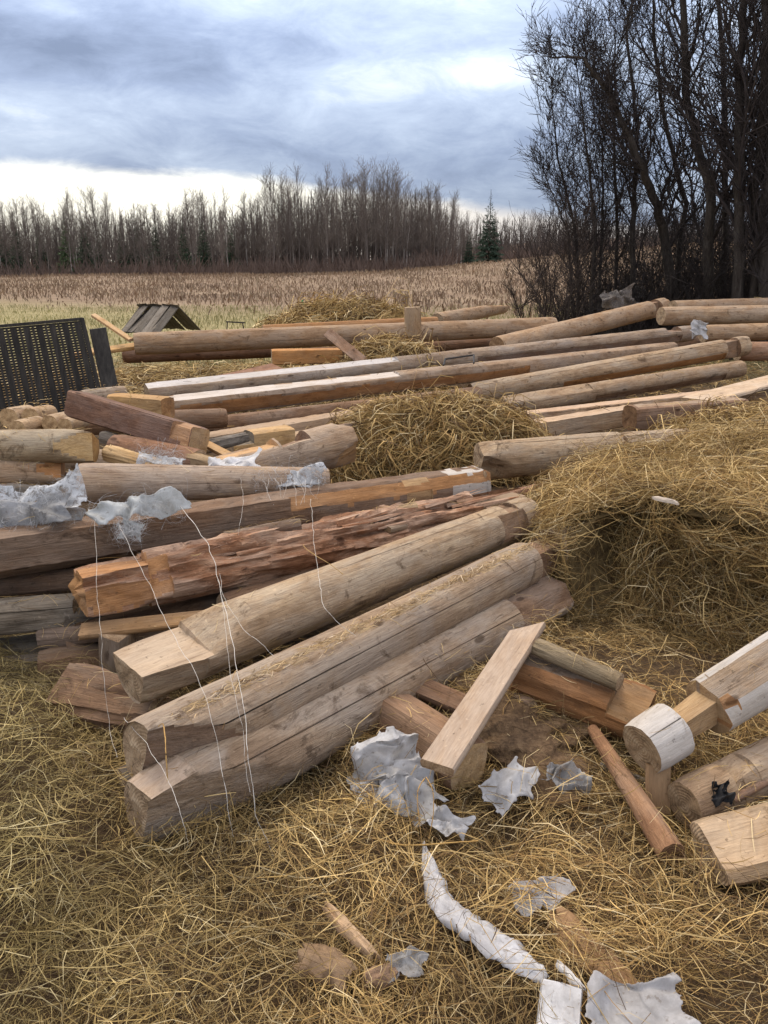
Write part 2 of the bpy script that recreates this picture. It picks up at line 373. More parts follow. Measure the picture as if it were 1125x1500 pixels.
def ground_hay(name, label, x0, x1, y0, y1, n, lmin, lmax, wmin, wmax, mask=None, lift=0.03, green=None, up=0.25, seed=3, pal=None, curl=.42, segs=3):
    r = np.random.RandomState(seed)
    t = r.uniform(0, 1, n); y = y0 + (y1 - y0) * t ** 1.25
    x = r.uniform(x0, x1, n)
    nc = n // 9; cl = r.randint(0, nc, n)                       # wisps: groups of strands lying together
    wisp = r.uniform(0, 1, n) < 0.68
    sp_ = 0.018 + 0.010 * y
    x = np.where(wisp, x[cl] + r.normal(0, 1, n) * sp_, x); y = np.where(wisp, y[cl] + r.normal(0, 1, n) * sp_, y)
    ca_ = r.uniform(0, 6.283, nc)[cl]; cz_ = r.uniform(0, 1, nc)[cl]; ck_ = r.uniform(.72, 1.22, nc)[cl]
    # keep to a fan around the line of sight
    keep = np.abs(x) < 0.62 * y + 0.9
    if mask is not None: keep &= mask(x, y, r)
    x, y, cl, wisp, ca_, cz_, ck_ = (q_[keep] for q_ in (x, y, cl, wisp, ca_, cz_, ck_)); n = len(x)
    z = gz(x, y)
    e = 0.01
    nx_ = -(gz(x + e, y) - z) / e; ny_ = -(gz(x, y + e) - z) / e
    N = np.stack([nx_, ny_, np.ones(n)], 1); N /= np.linalg.norm(N, axis=1, keepdims=True)
    flow = snoise(x, y, seed + 4, 3.2) * 2.2 + snoise(x, y, seed + 5, 9.0) * 1.0
    a = np.where(wisp, flow * .4 + ca_ + r.normal(0, .33, n), flow + r.normal(0, 0.9, n))
    D = np.stack([np.cos(a), np.sin(a), r.normal(0, up, n)], 1); D[:, 2] += -(D[:, 0] * 0 + 0)
    D = D - N * (np.sum(D * N, 1) * 0.6)[:, None]
    L = r.uniform(lmin, lmax, n) * (0.5 + 0.5 * r.uniform(0, 1, n)); W = r.uniform(wmin, wmax, n)
    clump = np.clip(snoise(x, y, seed + 7, 7.0), -1, 1)
    P = np.stack([x, y, z + lift * (0.15 + np.where(wisp, .6 * cz_ + .4 * r.uniform(0, 1, n), r.uniform(0, 1, n)) ** 1.4 * (1 + 0.9 * clump))], 1)
    dark = (0.80 + 0.36 * clump) * np.where(wisp, ck_, 1)
    gr = green(x, y) if green is not None else None
    o = strands(name, P, D, L, W, hay_cols(r, n, pal, gr, dark), r, N, curl, segs, clump=cl)
    return tag(o, label, 'hay', kind='stuff')
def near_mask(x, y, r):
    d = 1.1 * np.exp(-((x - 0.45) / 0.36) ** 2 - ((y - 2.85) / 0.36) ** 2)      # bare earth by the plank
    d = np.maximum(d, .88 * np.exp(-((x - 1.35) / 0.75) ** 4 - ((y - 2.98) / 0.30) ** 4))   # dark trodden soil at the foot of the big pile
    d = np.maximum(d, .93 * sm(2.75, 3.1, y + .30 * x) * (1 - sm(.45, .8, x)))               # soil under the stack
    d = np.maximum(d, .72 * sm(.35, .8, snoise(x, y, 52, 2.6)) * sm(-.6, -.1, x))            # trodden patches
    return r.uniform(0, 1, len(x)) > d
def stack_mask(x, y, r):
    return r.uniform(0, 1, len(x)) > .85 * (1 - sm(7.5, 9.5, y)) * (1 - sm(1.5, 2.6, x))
gmask = lambda x, y: np.clip(0.42 - (x + 0.75) * 0.9 + 0.35 * snoise(x, y, 31, 3.0), 0, 0.8)
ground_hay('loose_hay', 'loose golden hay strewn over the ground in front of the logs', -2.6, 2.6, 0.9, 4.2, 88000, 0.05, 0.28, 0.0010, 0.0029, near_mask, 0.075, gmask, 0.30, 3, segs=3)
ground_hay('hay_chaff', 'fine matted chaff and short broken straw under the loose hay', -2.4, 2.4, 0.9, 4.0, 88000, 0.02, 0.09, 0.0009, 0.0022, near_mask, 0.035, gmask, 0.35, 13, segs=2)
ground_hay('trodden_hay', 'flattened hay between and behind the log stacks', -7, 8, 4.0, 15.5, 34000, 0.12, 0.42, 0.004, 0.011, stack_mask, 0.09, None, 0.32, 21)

ground_hay('tufted_hay', 'tufted hay between the fence post and the far log row', -5.5, .5, 8.8, 13.0, 12000, 0.15, 0.40, 0.005, 0.012, None, 0.11, None, 0.5, 27)
# ------------------------------------------------------------------ logs
def basis(A, B):
    x = (B - A).normalized(); z = Vector((0, 0, 1)); z = (z - x * z.dot(x)).normalized(); y = z.cross(x)
    m = Matrix((x, y, z)).transposed().to_4x4(); m.translation = A
    return m
def fin(me, angle=35):
    me.polygons.foreach_set('use_smooth', np.ones(len(me.polygons), bool))
    try: me.set_sharp_from_angle(angle=R(angle))
    except Exception: pass
LOGN = [0]; LOGS = []
def make_log(name, label, A, B, rA, rB=None, mat='weathered', tint=(1, 1, 1), cuts=(), crack=None, square=0.0, rot=0.0, bend=0.0,
             rough=0.030, ends=('end', 'end'), endtint=(1, 1, 1), chips=True, group='salvaged house logs', cat='log', skew=(0, 0), roll=0.0, N=None):
    """a tapered trunk; cuts = (s0, s1, side in degrees (90 top, 180 towards the viewer, 270 below), depth0, depth1, material)"""
    LOGN[0] += 1; sd_ = LOGN[0] * 7.31
    rB = rB or rA
    L = (B - A).length; rm = max(rA, rB)
    step = 0.022 if rot and L > .5 else 0.04 if rot else max(0.035, L / 70)
    S = list(np.linspace(0, 1, max(10, int(L / step))))
    for c in cuts:
        for e in (c[0], c[1]):
            for dlt in (-0.0012 / L, 0.0012 / L):
                if 0 < e + dlt < 1: S.append(e + dlt)
    S = sorted(S)
    N = N or (56 if rot else 26 if A.y > 5 else 30)
    th = list(np.linspace(0, 2 * math.pi, N, endpoint=False))
    q0 = random.Random(LOGN[0]); cracks = [crack] if crack is not None else []
    if L > .8 and not rot: cracks += [(q0.uniform(70, 215), q0.uniform(.05, .13)) for _ in range(2)]
    for ck in cracks:
        ca = R(ck[0]); th += [ca - 0.075, ca - 0.026, ca, ca + 0.026, ca + 0.075]
    th = sorted(set(t % (2 * math.pi) for t in th))
    N = len(th)
    V, own = [], []
    for s in S:
        r0 = rA + (rB - rA) * s
        by = bend * L * (0.25 - (s - 0.5) ** 2) * 1.0
        for t in th:
            cy, cz = math.cos(t), math.sin(t)
            r = r0
            if square > 0:
                tt = t + roll
                k = 0.86 / max(abs(math.cos(tt)), abs(math.sin(tt)))
                r = r0 * (1 - square + square * min(k, 1.13))
            p3 = Vector((s * L * 0.9 + sd_, cy * 0.9 * r0 / 0.1, cz * 0.9 * r0 / 0.1))
            r *= 1 + rough * 1.6 * mn.noise(p3 * 1.1) + rough * 0.9 * mn.noise(Vector((s * L * 4 + sd_, cy * 4, cz * 4))) + rough * .45 * mn.noise(Vector((s * L * 13 + sd_, cy * 9, cz * 9)))
            if rot:
                a = mn.noise(Vector((s * L * 3.2 + sd_, cy * 2.6, cz * 2.6)))
                b2 = mn.noise(Vector((s * L * 9 + sd_, cy * 9, cz * 9)))
                cell = mn.cell(Vector((s * L * 3.6 + sd_ + 1.3 * mn.noise(Vector((t * 3, sd_, 0))), t * 4.6, 0.5)))
                cell2 = mn.cell(Vector((s * L * 7 + sd_ * 2 + 1.5 * mn.noise(Vector((t * 5, sd_, 3))), t * 11, 1.5)))
                upf = 0.35 + 0.65 * max(0.0, math.sin(t) * 0.6 + 0.5)
                r *= 1 - rot * upf * (max(0, a + 0.10) * 1.3 + 0.35 * max(0, b2) + 0.20 * cell + 0.14 * cell2)
            for kc, ck in enumerate(cracks):
                dd = abs((t - R(ck[0]) + math.pi) % (2 * math.pi) - math.pi)
                if dd < 0.010:
                    r *= 1 - ck[1] * max(0.0, (.55 if kc == 0 and crack is not None else .1) + 1.1 * mn.noise(Vector((s * L * 1.3 + sd_ + kc * 5, 3.3, 0))))
            de = min(s, 1 - s) * L
            if de < .035: r *= 1 - (.05 + .06 * mn.noise(Vector((cy * 3 + sd_, cz * 3, s * 9)))) * (1 - de / .035) ** 2
            y_, z_ = r * cy, r * cz
            ow = -1
            for ci, c in enumerate(cuts):
                if c[0] <= s <= c[1]:
                    f = (s - c[0]) / max(1e-6, c[1] - c[0]); d = (c[3] + (c[4] - c[3]) * f) * r0
                    n_y, n_z = math.cos(R(c[2])), math.sin(R(c[2]))
                    qd = y_ * n_y + z_ * n_z
                    jit = 0.055 * r0 * mn.noise(Vector((s * L * 14 + sd_, y_ * 30, z_ * 30)))
                    if qd > d + jit:
                        y_ -= (qd - d - jit) * n_y; z_ -= (qd - d - jit) * n_z; ow = ci
            xx = s * L
            if s == 0: xx += skew[0] * z_ / r0 * r0
            if s == 1: xx += skew[1] * z_ / r0 * r0
            V.append((xx, y_, z_ + by)); own.append(ow)
    nS = len(S); F = []; mats = [mat]; mi = []
    for i in range(nS - 1):
        short = (S[i + 1] - S[i]) * L < 0.004
        for j in range(N):
            j2 = (j + 1) % N
            f = (i * N + j, (i + 1) * N + j, (i + 1) * N + j2, i * N + j2)
            o = [own[k] for k in f]
            pick = -1
            if min(o) >= 0: pick = o[0]
            elif short and max(o) >= 0: pick = max(o)
            if pick >= 0:
                mm = cuts[pick][5]
                if mm not in mats: mats.append(mm)
                mi.append(mats.index(mm))
            else: mi.append(0)
            F.append(f)
    V = np.array(V); 
    me = np_mesh(name, V, [(f[0], f[3], f[2], f[1]) for f in F][::1], 4)
    for mm in mats: me.materials.append(M[mm])
    if len(me.polygons) == len(mi): me.polygons.foreach_set('material_index', np.array(mi, np.int32))
    fin(me)
    o = link(name, me, None, None, tint); o.matrix_world = basis(A, B)
    tag(o, label, cat, group); LOGS.append((A.copy(), B.copy(), rA, rB))
    # sawn ends: a slightly uneven disc closing each end
    for e, idx in ((0, 0), (1, nS - 1)):
        if ends[e] is None: continue
        ring = V[idx * N:(idx + 1) * N]; cen = ring.mean(0)
        vv = []; 
        for k, fr in enumerate((1.0, 0.72, 0.4, 0.0)):
            for p in (ring if fr > 0 else ring[:1]):
                q_ = cen + (p - cen) * fr
                jx = (0.012 if rot == 0 else 0.05) * mn.noise(Vector((q_[1] * 22 + sd_, q_[2] * 22, e * 5.0))) * (0 if fr == 1 else 1) * rm / 0.11
                vv.append((q_[0] + jx + (-0.0 if e == 0 else 0.0), q_[1], q_[2]))
        ff = []
        for k in range(2):
            for j in range(N):
                j2 = (j + 1) % N; ff.append((k * N + j, k * N + j2, (k + 1) * N + j2, (k + 1) * N + j))
        em = bpy.data.meshes.new('end_face')
        ff += [(2 * N + j, 2 * N + (j + 1) % N, 3 * N) for j in range(N)]
        em.from_pydata(vv, [], ff); em.materials.append(M[ends[e]]); fin(em, 60)
        link('end_face', em, o, None, endtint)
    return o
def make_board(name, label, A, B, w, t, mat='plank', tint=(1, 1, 1), roll=0.0, group='loose boards', cat='plank', warp=0.004, taper=1.0, endmat='end', point=0.0, slant=0.0, cat_parent=None):
    """a sawn board with softened edges"""
    LOGN[0] += 1; sd_ = LOGN[0] * 3.7
    L = (B - A).length; n = max(6, int(L / 0.05))
    prof = [(-1, -1), (-0.9, -1.0), (0, -1), (0.9, -1.0), (1, -1), (1, -0.6), (1, 0.6), (1, 1), (0.92, 1.0), (0, 1), (-0.92, 1.0), (-1, 1), (-1, 0.6), (-1, -0.6)]
    V = []; k = len(prof)
    for i in range(n + 1):
        s = i / n; ww = w / 2 * (1 + (taper - 1) * s); 
        if point and s > 1 - point: ww *= 1 - 0.75 * (s - 1 + point) / point
        for (a, c) in prof:
            cr = 0.92 if abs(a) > 0.95 and abs(c) > 0.95 else 1.0
            y_ = a * ww * cr * (1 + 0.03 * mn.noise(Vector((s * L * 5 + sd_, a, c)))); z_ = c * t / 2 * cr * (1 + 0.08 * mn.noise(Vector((s * L * 7, a * 2 + sd_, c))))
            z_ += warp * math.sin(s * 3.0 + sd_)
            x_ = s * L + (0.012 * mn.noise(Vector((a * 9 + sd_, c * 3, i))) if i in (0, n) else 0)
            x_ += slant * a * max(0.0, (s - .8) / .2)
            cr_, sr_ = math.cos(roll), math.sin(roll)
            V.append((x_, y_ * cr_ - z_ * sr_, y_ * sr_ + z_ * cr_))
    F = [(i * k + j, i * k + (j + 1) % k, (i + 1) * k + (j + 1) % k, (i + 1) * k + j) for i in range(n) for j in range(k)]
    me = np_mesh(name, V, [tuple(reversed(f)) for f in F], 4); me.materials.append(M[mat]); fin(me, 50)
    o = link(name, me, cat_parent, None, tint)
    if cat_parent is None:
        o.matrix_world = basis(A, B); tag(o, label, cat, group)
        for e, i in ((0, 0), (1, n)):
            em = bpy.data.meshes.new('end_face'); em.from_pydata(V[i * k:(i + 1) * k], [], [tuple(range(k))]); em.materials.append(M[endmat])
            link('end_face', em, o, None, tint)
    return o

# ---- the three logs in the foreground
make_log('weathered_log', 'lowest of three big foreground logs, grey, with hewn oval face by its near end', at(214, 1196, .150), at(815, 870, .130), .124, .108,
         tint=(1.0, .97, .95), cuts=((0, .20, 196, .02, 1.0, 'weathered'), (0, .06, 92, .62, .92, 'plank'), (.80, 1, 100, .84, .70, 'brown'), (.80, 1, 150, .88, .70, 'brown')),
         crack=(140, .10), skew=(.05, -.1), rough=.02)
make_log('weathered_log', 'middle of three big foreground logs, cracked lengthwise with rough fibre strip along its top', at(212, 1112, .275), at(828, 795, .30), .122, .104,
         tint=(.98, .94, .90), cuts=((0, .125, 196, .0, 1.0, 'brown'), (.05, .84, 104, .955, .955, 'moss'), (.84, .93, 90, .55, .55, 'brown'), (.84, .93, 180, .62, .62, 'brown'), (.84, .93, 20, .7, .7, 'brown')),
         crack=(152, .20), skew=(.12, 0), rough=.022)
make_log('weathered_log', 'uppermost of three big foreground logs, tan, near end hewn to a step', at(192, 985, .37), at(768, 757, .40), .118, .106,
         tint=(1.10, 1.04, .93), cuts=((0, .11, 100, .18, .22, 'plank'), (.11, .2, 108, .35, .95, 'weathered'), (.12, .9, 212, .955, .955, 'moss'), (0, .1, 200, .6, .9, 'weathered'), (.86, .95, 160, .78, .82, 'brown'), (.90, .94, 90, .8, .8, 'brown')),
         crack=(228, .12), skew=(-.1, .25), rough=.028)
# rough fibres caught in the groove of the middle log
mid = LOGS[1]; r = np.random.RandomState(44); k = 900
ml = [o for o in bpy.data.objects if o.name.startswith('weathered_log')]; ml = [o for o in ml if 'middle' in o['label']][0]
f = r.uniform(.03, .85, k); rad = mid[2] + (mid[3] - mid[2]) * f; ang = np.radians(r.normal(106, 8, k)); rr2 = rad * r.uniform(.955, 1.01, k)
P_ = np.stack([f * (mid[1] - mid[0]).length, np.cos(ang) * rr2, np.sin(ang) * rr2], 1)
D_ = np.stack([np.ones(k), r.normal(0, .5, k), r.normal(0, .18, k)], 1)
fb = strands('fibre_strip', P_, D_, r.uniform(.015, .07, k), r.uniform(.001, .003, k), hay_cols(r, k, [.3, .3, .1, .2, .05, .05]) * np.array([.95, .95, 1.15]), r, None, .5, 3, ml)
fb['kind'] = 'stuff'
# ---- the rotten log and what lies around its near end
make_log('rotten_log', 'crumbling reddish rotten log with an orange squared end', at(118, 868, .43), at(690, 752, .43), .118, .112, 'rotten', (1.05, 1, 1),
         cuts=((0, .13, 90, .72, .72, 'orange'), (0, .13, 180, .74, .74, 'orange'), (0, .13, 270, .70, .70, 'orange'), (0, .13, 0, .74, .74, 'orange'), (.13, .17, 150, .55, .75, 'orange')), rot=.55, ends=('orange', 'end'))
rr = random.Random(5)
def splinters(owner, n, s0, s1, L, r, mat, seed, a0=40, a1=170, lmax=.16):
    q_ = random.Random(seed)
    for i in range(n):
        s = q_.uniform(s0, s1) * L; a = R(q_.uniform(a0, a1)); l = q_.uniform(.04, lmax); wd = q_.uniform(.006, .02)
        rad = r * q_.uniform(.70, .90); tl = q_.uniform(-.08, .12)
        pts = []
        for k, f in enumerate((0, .35, .75, 1)):
            wk = wd * (1.0, .9, .6, .1)[k] * q_.uniform(.8, 1.2); rk = rad + f * l * tl
            for (da, dr) in ((-wk / r, 0), (wk / r, 0), (0, wk * .6)):
                pts.append((s + f * l, (rk + dr) * math.cos(a + da), (rk + dr) * math.sin(a + da)))
        fs = [(k * 3 + j, k * 3 + (j + 1) % 3, k * 3 + 3 + (j + 1) % 3, k * 3 + 3 + j) for k in range(3) for j in range(3)] + [(2, 1, 0), (9, 10, 11)]
        em = bpy.data.meshes.new('splinter'); em.from_pydata(pts, [], fs); em.materials.append(M[mat])
        link('splinter', em, owner, None, tuple(owner.color[:3]))
splinters([o for o in bpy.data.objects if o.name == 'rotten_log'][0], 60, .10, .95, 2.3, .112, 'rotten', 8, 30, 190, .40)
make_board('splintered_slab', 'thin splintered slab lying under the orange end of the rotten log', at(118, 925, .30), at(345, 902, .32), .09, .022, 'fresh', (.62, .55, .5), 0.2, cat='slab')
make_board('wood_block', 'upright sawn block beneath the rotten log', at(172, 985, .10), at(172, 925, .30), .115, .10, 'weathered', (.85, .8, .75), 0.5, group='short timber offcuts', cat='block')
make_log('broken_log_chunk', 'dark broken chunk on the hay at the left, mossy on top', at(92, 1018, .16), at(232, 1046, .16), .115, .10, 'brown', (.85, .8, .74), cuts=((0, 1, 120, .55, .7, 'brown'),), rot=.35, square=.4, group='short timber offcuts', cat='chunk')
make_log('short_log', 'added dark stub standing in for shadow behind the near ends of the front logs', at(185, 1160, .10), at(270, 1120, .12), .08, .07, 'greywood', (.55, .52, .5), group='short timber offcuts', cat='log')  # darkened stub added in place of the shadow behind the front log ends
make_log('grey_log', 'old grey log end at the left edge, upper of two', at(-90, 910, .30), at(112, 893, .31), .078, .072, 'greywood', (1.25, 1.2, 1.1), crack=(150, .2), rot=.12, square=.5)
make_log('grey_log', 'old grey log at the left edge, lower of two, close above the hay', at(-90, 962, .11), at(150, 938, .13), .062, .056, 'greywood', (1.0, .98, .92), rot=.16, square=.4)
# ---- the long hewn beam with pale end behind the rotten log
make_log('hewn_beam', 'long stepped hewn beam with yellow patches and pale right end', at(-70, 822, .54), at(703, 708, .52), .122, .118, 'brown', (.86, .82, .78),
         cuts=((0, 1, 90, .72, .72, 'brown'), (0, .45, 180, .66, .66, 'brown'), (.45, .999, 180, .66, .66, 'brown'), (0, .6, 235, .70, .70, 'brown'), (.55, .999, 135, .62, .62, 'orange'), (.80, .86, 120, .63, .63, 'fresh'), (.80, .86, 185, .60, .60, 'fresh'), (.91, .999, 92, .69, .69, 'pale'), (.91, .999, 178, .63, .63, 'pale')),
         square=.6, crack=(160, .2))
make_log('hewn_log', 'dark log under the long hewn beam', at(-70, 850, .40), at(420, 775, .40), .085, .08, 'brown', (.75, .72, .7), cuts=((0, 1, 190, .8, .8, 'greywood'),))
# ---- left middle heap
make_log('smooth_log', 'smooth greyish pink log with round end lying across the long hewn beam', at(114, 708, .67), at(480, 706, .60), .098, .075, tint=(1.15, 1.08, 1.04), endtint=(1.15, 1.2, 1.05), skew=(.1, 0))
make_log('notched_log', 'tan log with notch on top and pale slanted end beside the small hay heap', at(318, 695, .52), at(508, 648, .60), .115, .145, tint=(1.15, 1.04, .94),
         cuts=((.44, .66, 75, .52, .62, 'brown'), (.0, .42, 85, .8, .74, 'fresh'), (.80, 1, 215, .98, .62, 'fresh'), (.9, 1, 80, .95, .72, 'pale')), ends=('pale', 'fresh'), crack=(200, .1), skew=(0, -.3))
make_log('split_end_log', 'log at the left edge with split yellow end', at(-60, 655, .76), at(138, 653, .76), .088, .092, tint=(1.12, 1.1, .98), cuts=((.74, 1, 170, .98, .35, 'fresh'), (.80, 1, 60, 1.0, .6, 'orange')), ends=('end', 'fresh'), endtint=(.9, .75, .5))
make_log('sawn_log', 'log at the left edge with brown sawn end, under the split one', at(-60, 694, .63), at(92, 690, .62), .085, .075, tint=(1.1, .95, .8), ends=('end', 'orange'), cuts=((.7, 1, 150, .98, .6, 'orange'),))
make_log('sawn_log', 'short brown log end at the left edge beneath the grey wool', at(-80, 742, .50), at(30, 725, .52), .075, .07, 'brown', tint=(1.1, 1, .9))
make_log('dark_beam', 'dark brown squared beam with yellow hewn end, lying askew by the fence', at(112, 592, .80), at(292, 646, .68), .105, .095, 'brown', (.80, .68, .68), square=.9, roll=.25,
         cuts=((.86, .995, 150, .74, .66, 'fresh'), (.86, .995, 90, .76, .72, 'fresh')), ends=('end', 'fresh'), rough=.015)
make_log('short_log', 'reddish short log below the dark squared beam', at(170, 655, .60), at(292, 678, .58), .085, .08, 'brown', (1.15, .95, .85))
make_log('split_slab', 'pale split slab below the dark squared beam', at(158, 664, .70), at(255, 690, .66), .05, .04, 'fresh', (1.1, 1.08, 1.0), rot=.2, cat='slab', group='short timber offcuts')
make_board('split_board', 'pale splinter of wood leaning beyond the dark beam end', at(282, 640, .62), at(345, 672, .58), .05, .03, 'fresh', (1.05, 1, .95), .4, cat='board')
make_log('sawn_block', 'yellow squared block behind the dark squared beam', at(168, 592, .66), at(246, 598, .66), .10, .098, 'fresh', (.95, .85, .7), square=.9, ends=('end', 'orange'), group='short timber offcuts', cat='block')
make_log('short_log', 'small grey log end behind the yellow block near the fence', at(120, 584, .68), at(182, 577, .68), .07, .07, 'weathered', (.95, .9, .85))
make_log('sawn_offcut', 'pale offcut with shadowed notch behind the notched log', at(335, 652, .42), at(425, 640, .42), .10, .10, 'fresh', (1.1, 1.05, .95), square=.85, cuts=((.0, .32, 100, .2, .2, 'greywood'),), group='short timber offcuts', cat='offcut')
for i, (x_, y_, r_) in enumerate(((12, 612, .075), (44, 611, .07), (72, 620, .06), (25, 628, .06), (95, 624, .055))):
    p = at(x_, y_, .62)
    make_log('short_log', ('leftmost', 'second', 'third', 'lower front', 'rightmost')[i] + ' stubby pale log end in the row at the foot of the dark fence', p + Vector((0, .35, -.03)), p, r_, r_, tint=(1.25, 1.1, .9), group='log ends at the foot of the fence', cat='log', endtint=(1.3, 1.2, 1.0))
# ---- the large log in the middle with a saw kerf, and neighbours
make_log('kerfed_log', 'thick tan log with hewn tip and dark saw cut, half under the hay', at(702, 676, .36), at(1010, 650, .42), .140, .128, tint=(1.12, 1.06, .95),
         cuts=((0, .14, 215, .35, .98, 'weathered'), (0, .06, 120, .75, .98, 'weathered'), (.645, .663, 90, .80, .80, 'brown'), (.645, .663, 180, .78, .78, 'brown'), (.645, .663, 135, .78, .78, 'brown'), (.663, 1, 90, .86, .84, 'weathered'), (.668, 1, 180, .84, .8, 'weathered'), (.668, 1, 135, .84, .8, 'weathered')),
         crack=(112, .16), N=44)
make_log('thin_pole', 'thin reddish pole beneath the log with the saw cut', at(640, 752, .40), at(842, 702, .40), .034, .028, 'brown', (1.3, 1.05, .95), cat='pole', group='poles')
make_board('flat_board', 'flat greyish board behind the far end of the rotten log', at(560, 772, .47), at(760, 728, .42), .13, .03, 'plank', (.7, .64, .56), 0, cat='board')
make_log('dark_log', 'short dark log with brown sawn end, right of the small hay heap', at(922, 612, .36), at(1085, 598, .38), .132, .125, 'brown', (1.0, .9, .82), ends=('end', 'end'), endtint=(.55, .42, .32), square=.55, cuts=((0.02, 1, 90, .80, .8, 'weathered'),))
make_log('half_log', 'hewn half log with pale flat top and square tip, right of the small hay heap', at(785, 628, .22), at(925, 606, .30), .115, .12, 'weathered', (1.15, 1.05, .92), square=.8, cuts=((0, 1, 90, .62, .62, 'plank'),))
make_log('half_log', 'long flat-topped half log running under the short dark log', at(768, 612, .26), at(1165, 566, .42), .105, .115, 'weathered', (1.18, 1.05, .93), cuts=((0, 1, 90, .5, .5, 'plank'),), crack=(160, .2))
make_board('wide_board', 'wide pale board at the right edge of the log stacks', at(1020, 588, .46), at(1165, 548, .50), .34, .04, 'plank', (1.25, 1.2, 1.1), 0, cat='board')
# ---- diagonal long logs
make_log('long_log', 'long thin-barked log in the diagonal row, just above the flat-topped half log', at(738, 596, .26), at(1085, 540, .50), .118, .105, tint=(1.02, .93, .82), cuts=((0, .32, 115, .8, .8, 'weathered'), (.33, .9, 215, .85, .85, 'brown')))
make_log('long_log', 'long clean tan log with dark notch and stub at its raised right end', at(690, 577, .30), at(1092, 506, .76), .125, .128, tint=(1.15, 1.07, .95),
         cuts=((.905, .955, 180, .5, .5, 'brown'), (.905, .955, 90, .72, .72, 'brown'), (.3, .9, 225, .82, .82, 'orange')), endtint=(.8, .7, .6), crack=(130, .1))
make_log('long_beam', 'very long beam with whitened left half and orange hewn side', at(243, 598, .42), at(985, 512, .62), .128, .112, tint=(1.0, .92, .86),
         cuts=((0, .36, 100, .70, .72, 'pale'), (0, .62, 205, .74, .76, 'orange'), (.36, .9, 100, .9, .9, 'weathered')), square=.35)
make_log('long_log', 'very long bluish grey log with iron staple, topmost of the diagonal row', at(215, 577, .45), at(1012, 488, .76), .112, .122, tint=(.98, .95, .95),
         cuts=((0, .36, 110, .8, .8, 'pale'), (.50, .96, 200, .86, .86, 'brown'), (.925, .96, 90, .55, .55, 'brown')))
make_log('long_log', 'brown log tucked beneath the long beam with the orange side', at(275, 628, .28), at(700, 578, .30), .085, .095, 'brown', (1.05, .98, .9))
make_log('flat_log', 'broad flat tan timber beneath the brown log, behind the notched log', at(290, 652, .22), at(600, 600, .26), .13, .13, 'plank', (.92, .82, .70), square=.9, cuts=((0, 1, 90, .6, .6, 'plank'),))
make_log('flat_log', 'low timber whose end shows at the left of the small hay heap', at(330, 668, .22), at(540, 628, .22), .10, .10, 'plank', (1.0, .9, .75), square=.8)
# ---- far row
make_log('far_log', 'long round tan log of the far row, its left end by the grey board heap', at(197, 504, .72), at(812, 478, .86), .150, .140, tint=(1.02, .88, .74), crack=(190, .08), endtint=(1, .8, .6))
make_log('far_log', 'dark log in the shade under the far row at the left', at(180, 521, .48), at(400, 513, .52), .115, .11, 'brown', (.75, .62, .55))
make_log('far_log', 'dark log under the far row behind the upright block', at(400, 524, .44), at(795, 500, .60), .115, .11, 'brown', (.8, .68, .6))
make_log('far_log', 'slim orange log lying behind the long far log', at(385, 486, .80), at(640, 472, .90), .10, .09, 'orange', (.9, .85, .8))
make_log('far_log', 'short broken log poking up behind the right part of the far row', at(640, 470, .90), at(738, 451, 1.02), .13, .10, tint=(1.1, .95, .8), cuts=((.7, 1, 90, .9, .4, 'fresh'),))
make_log('raised_log', 'raised tan log of the far row with notched stub end pointing up to the right', at(728, 508, .66), at(972, 449, 1.08), .145, .155, tint=(1.15, 1.0, .85), cuts=((.885, .935, 180, .45, .45, 'brown'), (.885, .935, 90, .75, .75, 'brown')), endtint=(1, .85, .7))
make_log('far_log', 'thick log of the far row at the right edge, in front of the bare trees', at(968, 463, 1.0), at(1230, 458, 1.02), .145, .145, tint=(1.2, 1.08, .95))
make_log('far_log', 'uppermost log of the far row at the right edge', at(985, 451, 1.10), at(1230, 443, 1.12), .12, .12, tint=(1.05, .92, .8))
make_log('far_log', 'middle log at the right edge behind the white wrapped end', at(1030, 489, .84), at(1230, 482, .86), .12, .12, tint=(1.05, .9, .74))
make_log('far_log', 'lowest log at the right edge beside the dark notch', at(1080, 515, .66), at(1230, 513, .66), .125, .125, 'brown', tint=(1.35, 1.15, 1.0))
make_log('far_log', 'crossing support log hidden low under the far row', at(860, 520, .45), at(1060, 498, .50), .12, .12, 'brown', tint=(.9, .8, .7))
make_log('upright_block', 'squared block standing upright on the far row', at_y(606, 505, 10.9), at_y(604, 450, 10.9), .125, .125, 'weathered', (1.05, .92, .75), square=.9, group='short timber offcuts', cat='block')
make_board('slanted_board', 'brown board slanting down from the long far log', at_y(480, 487, 10.4), at_y(532, 530, 9.7), .13, .04, 'brown', (1.1, 1, .95), 0.9, cat='board')
make_log('sawn_timber', 'bright orange squared timber under the long far log', at(398, 523, .60), at(500, 521, .60), .115, .11, 'orange', (1.25, 1.15, .95), square=.9, group='short timber offcuts', cat='timber')
make_board('sawn_board', 'light stick leaning over the left end of the far row', at_y(137, 462, 11.6), at_y(192, 498, 11.0), .07, .04, 'fresh', (1.2, 1.15, 1.1), .3, cat='stick')
make_board('sawn_board', 'yellow board end beside the left end of the long far log', at(100, 520, .60), at(202, 507, .68), .2, .05, 'fresh', (1.1, 1.0, .8), .2, cat='board')
make_board('fallen_board', 'reddish slab half buried in hay under the orange timber', at(318, 560, .46), at(408, 538, .50), .25, .03, 'brown', (1.2, .95, .85), .3, cat='slab')

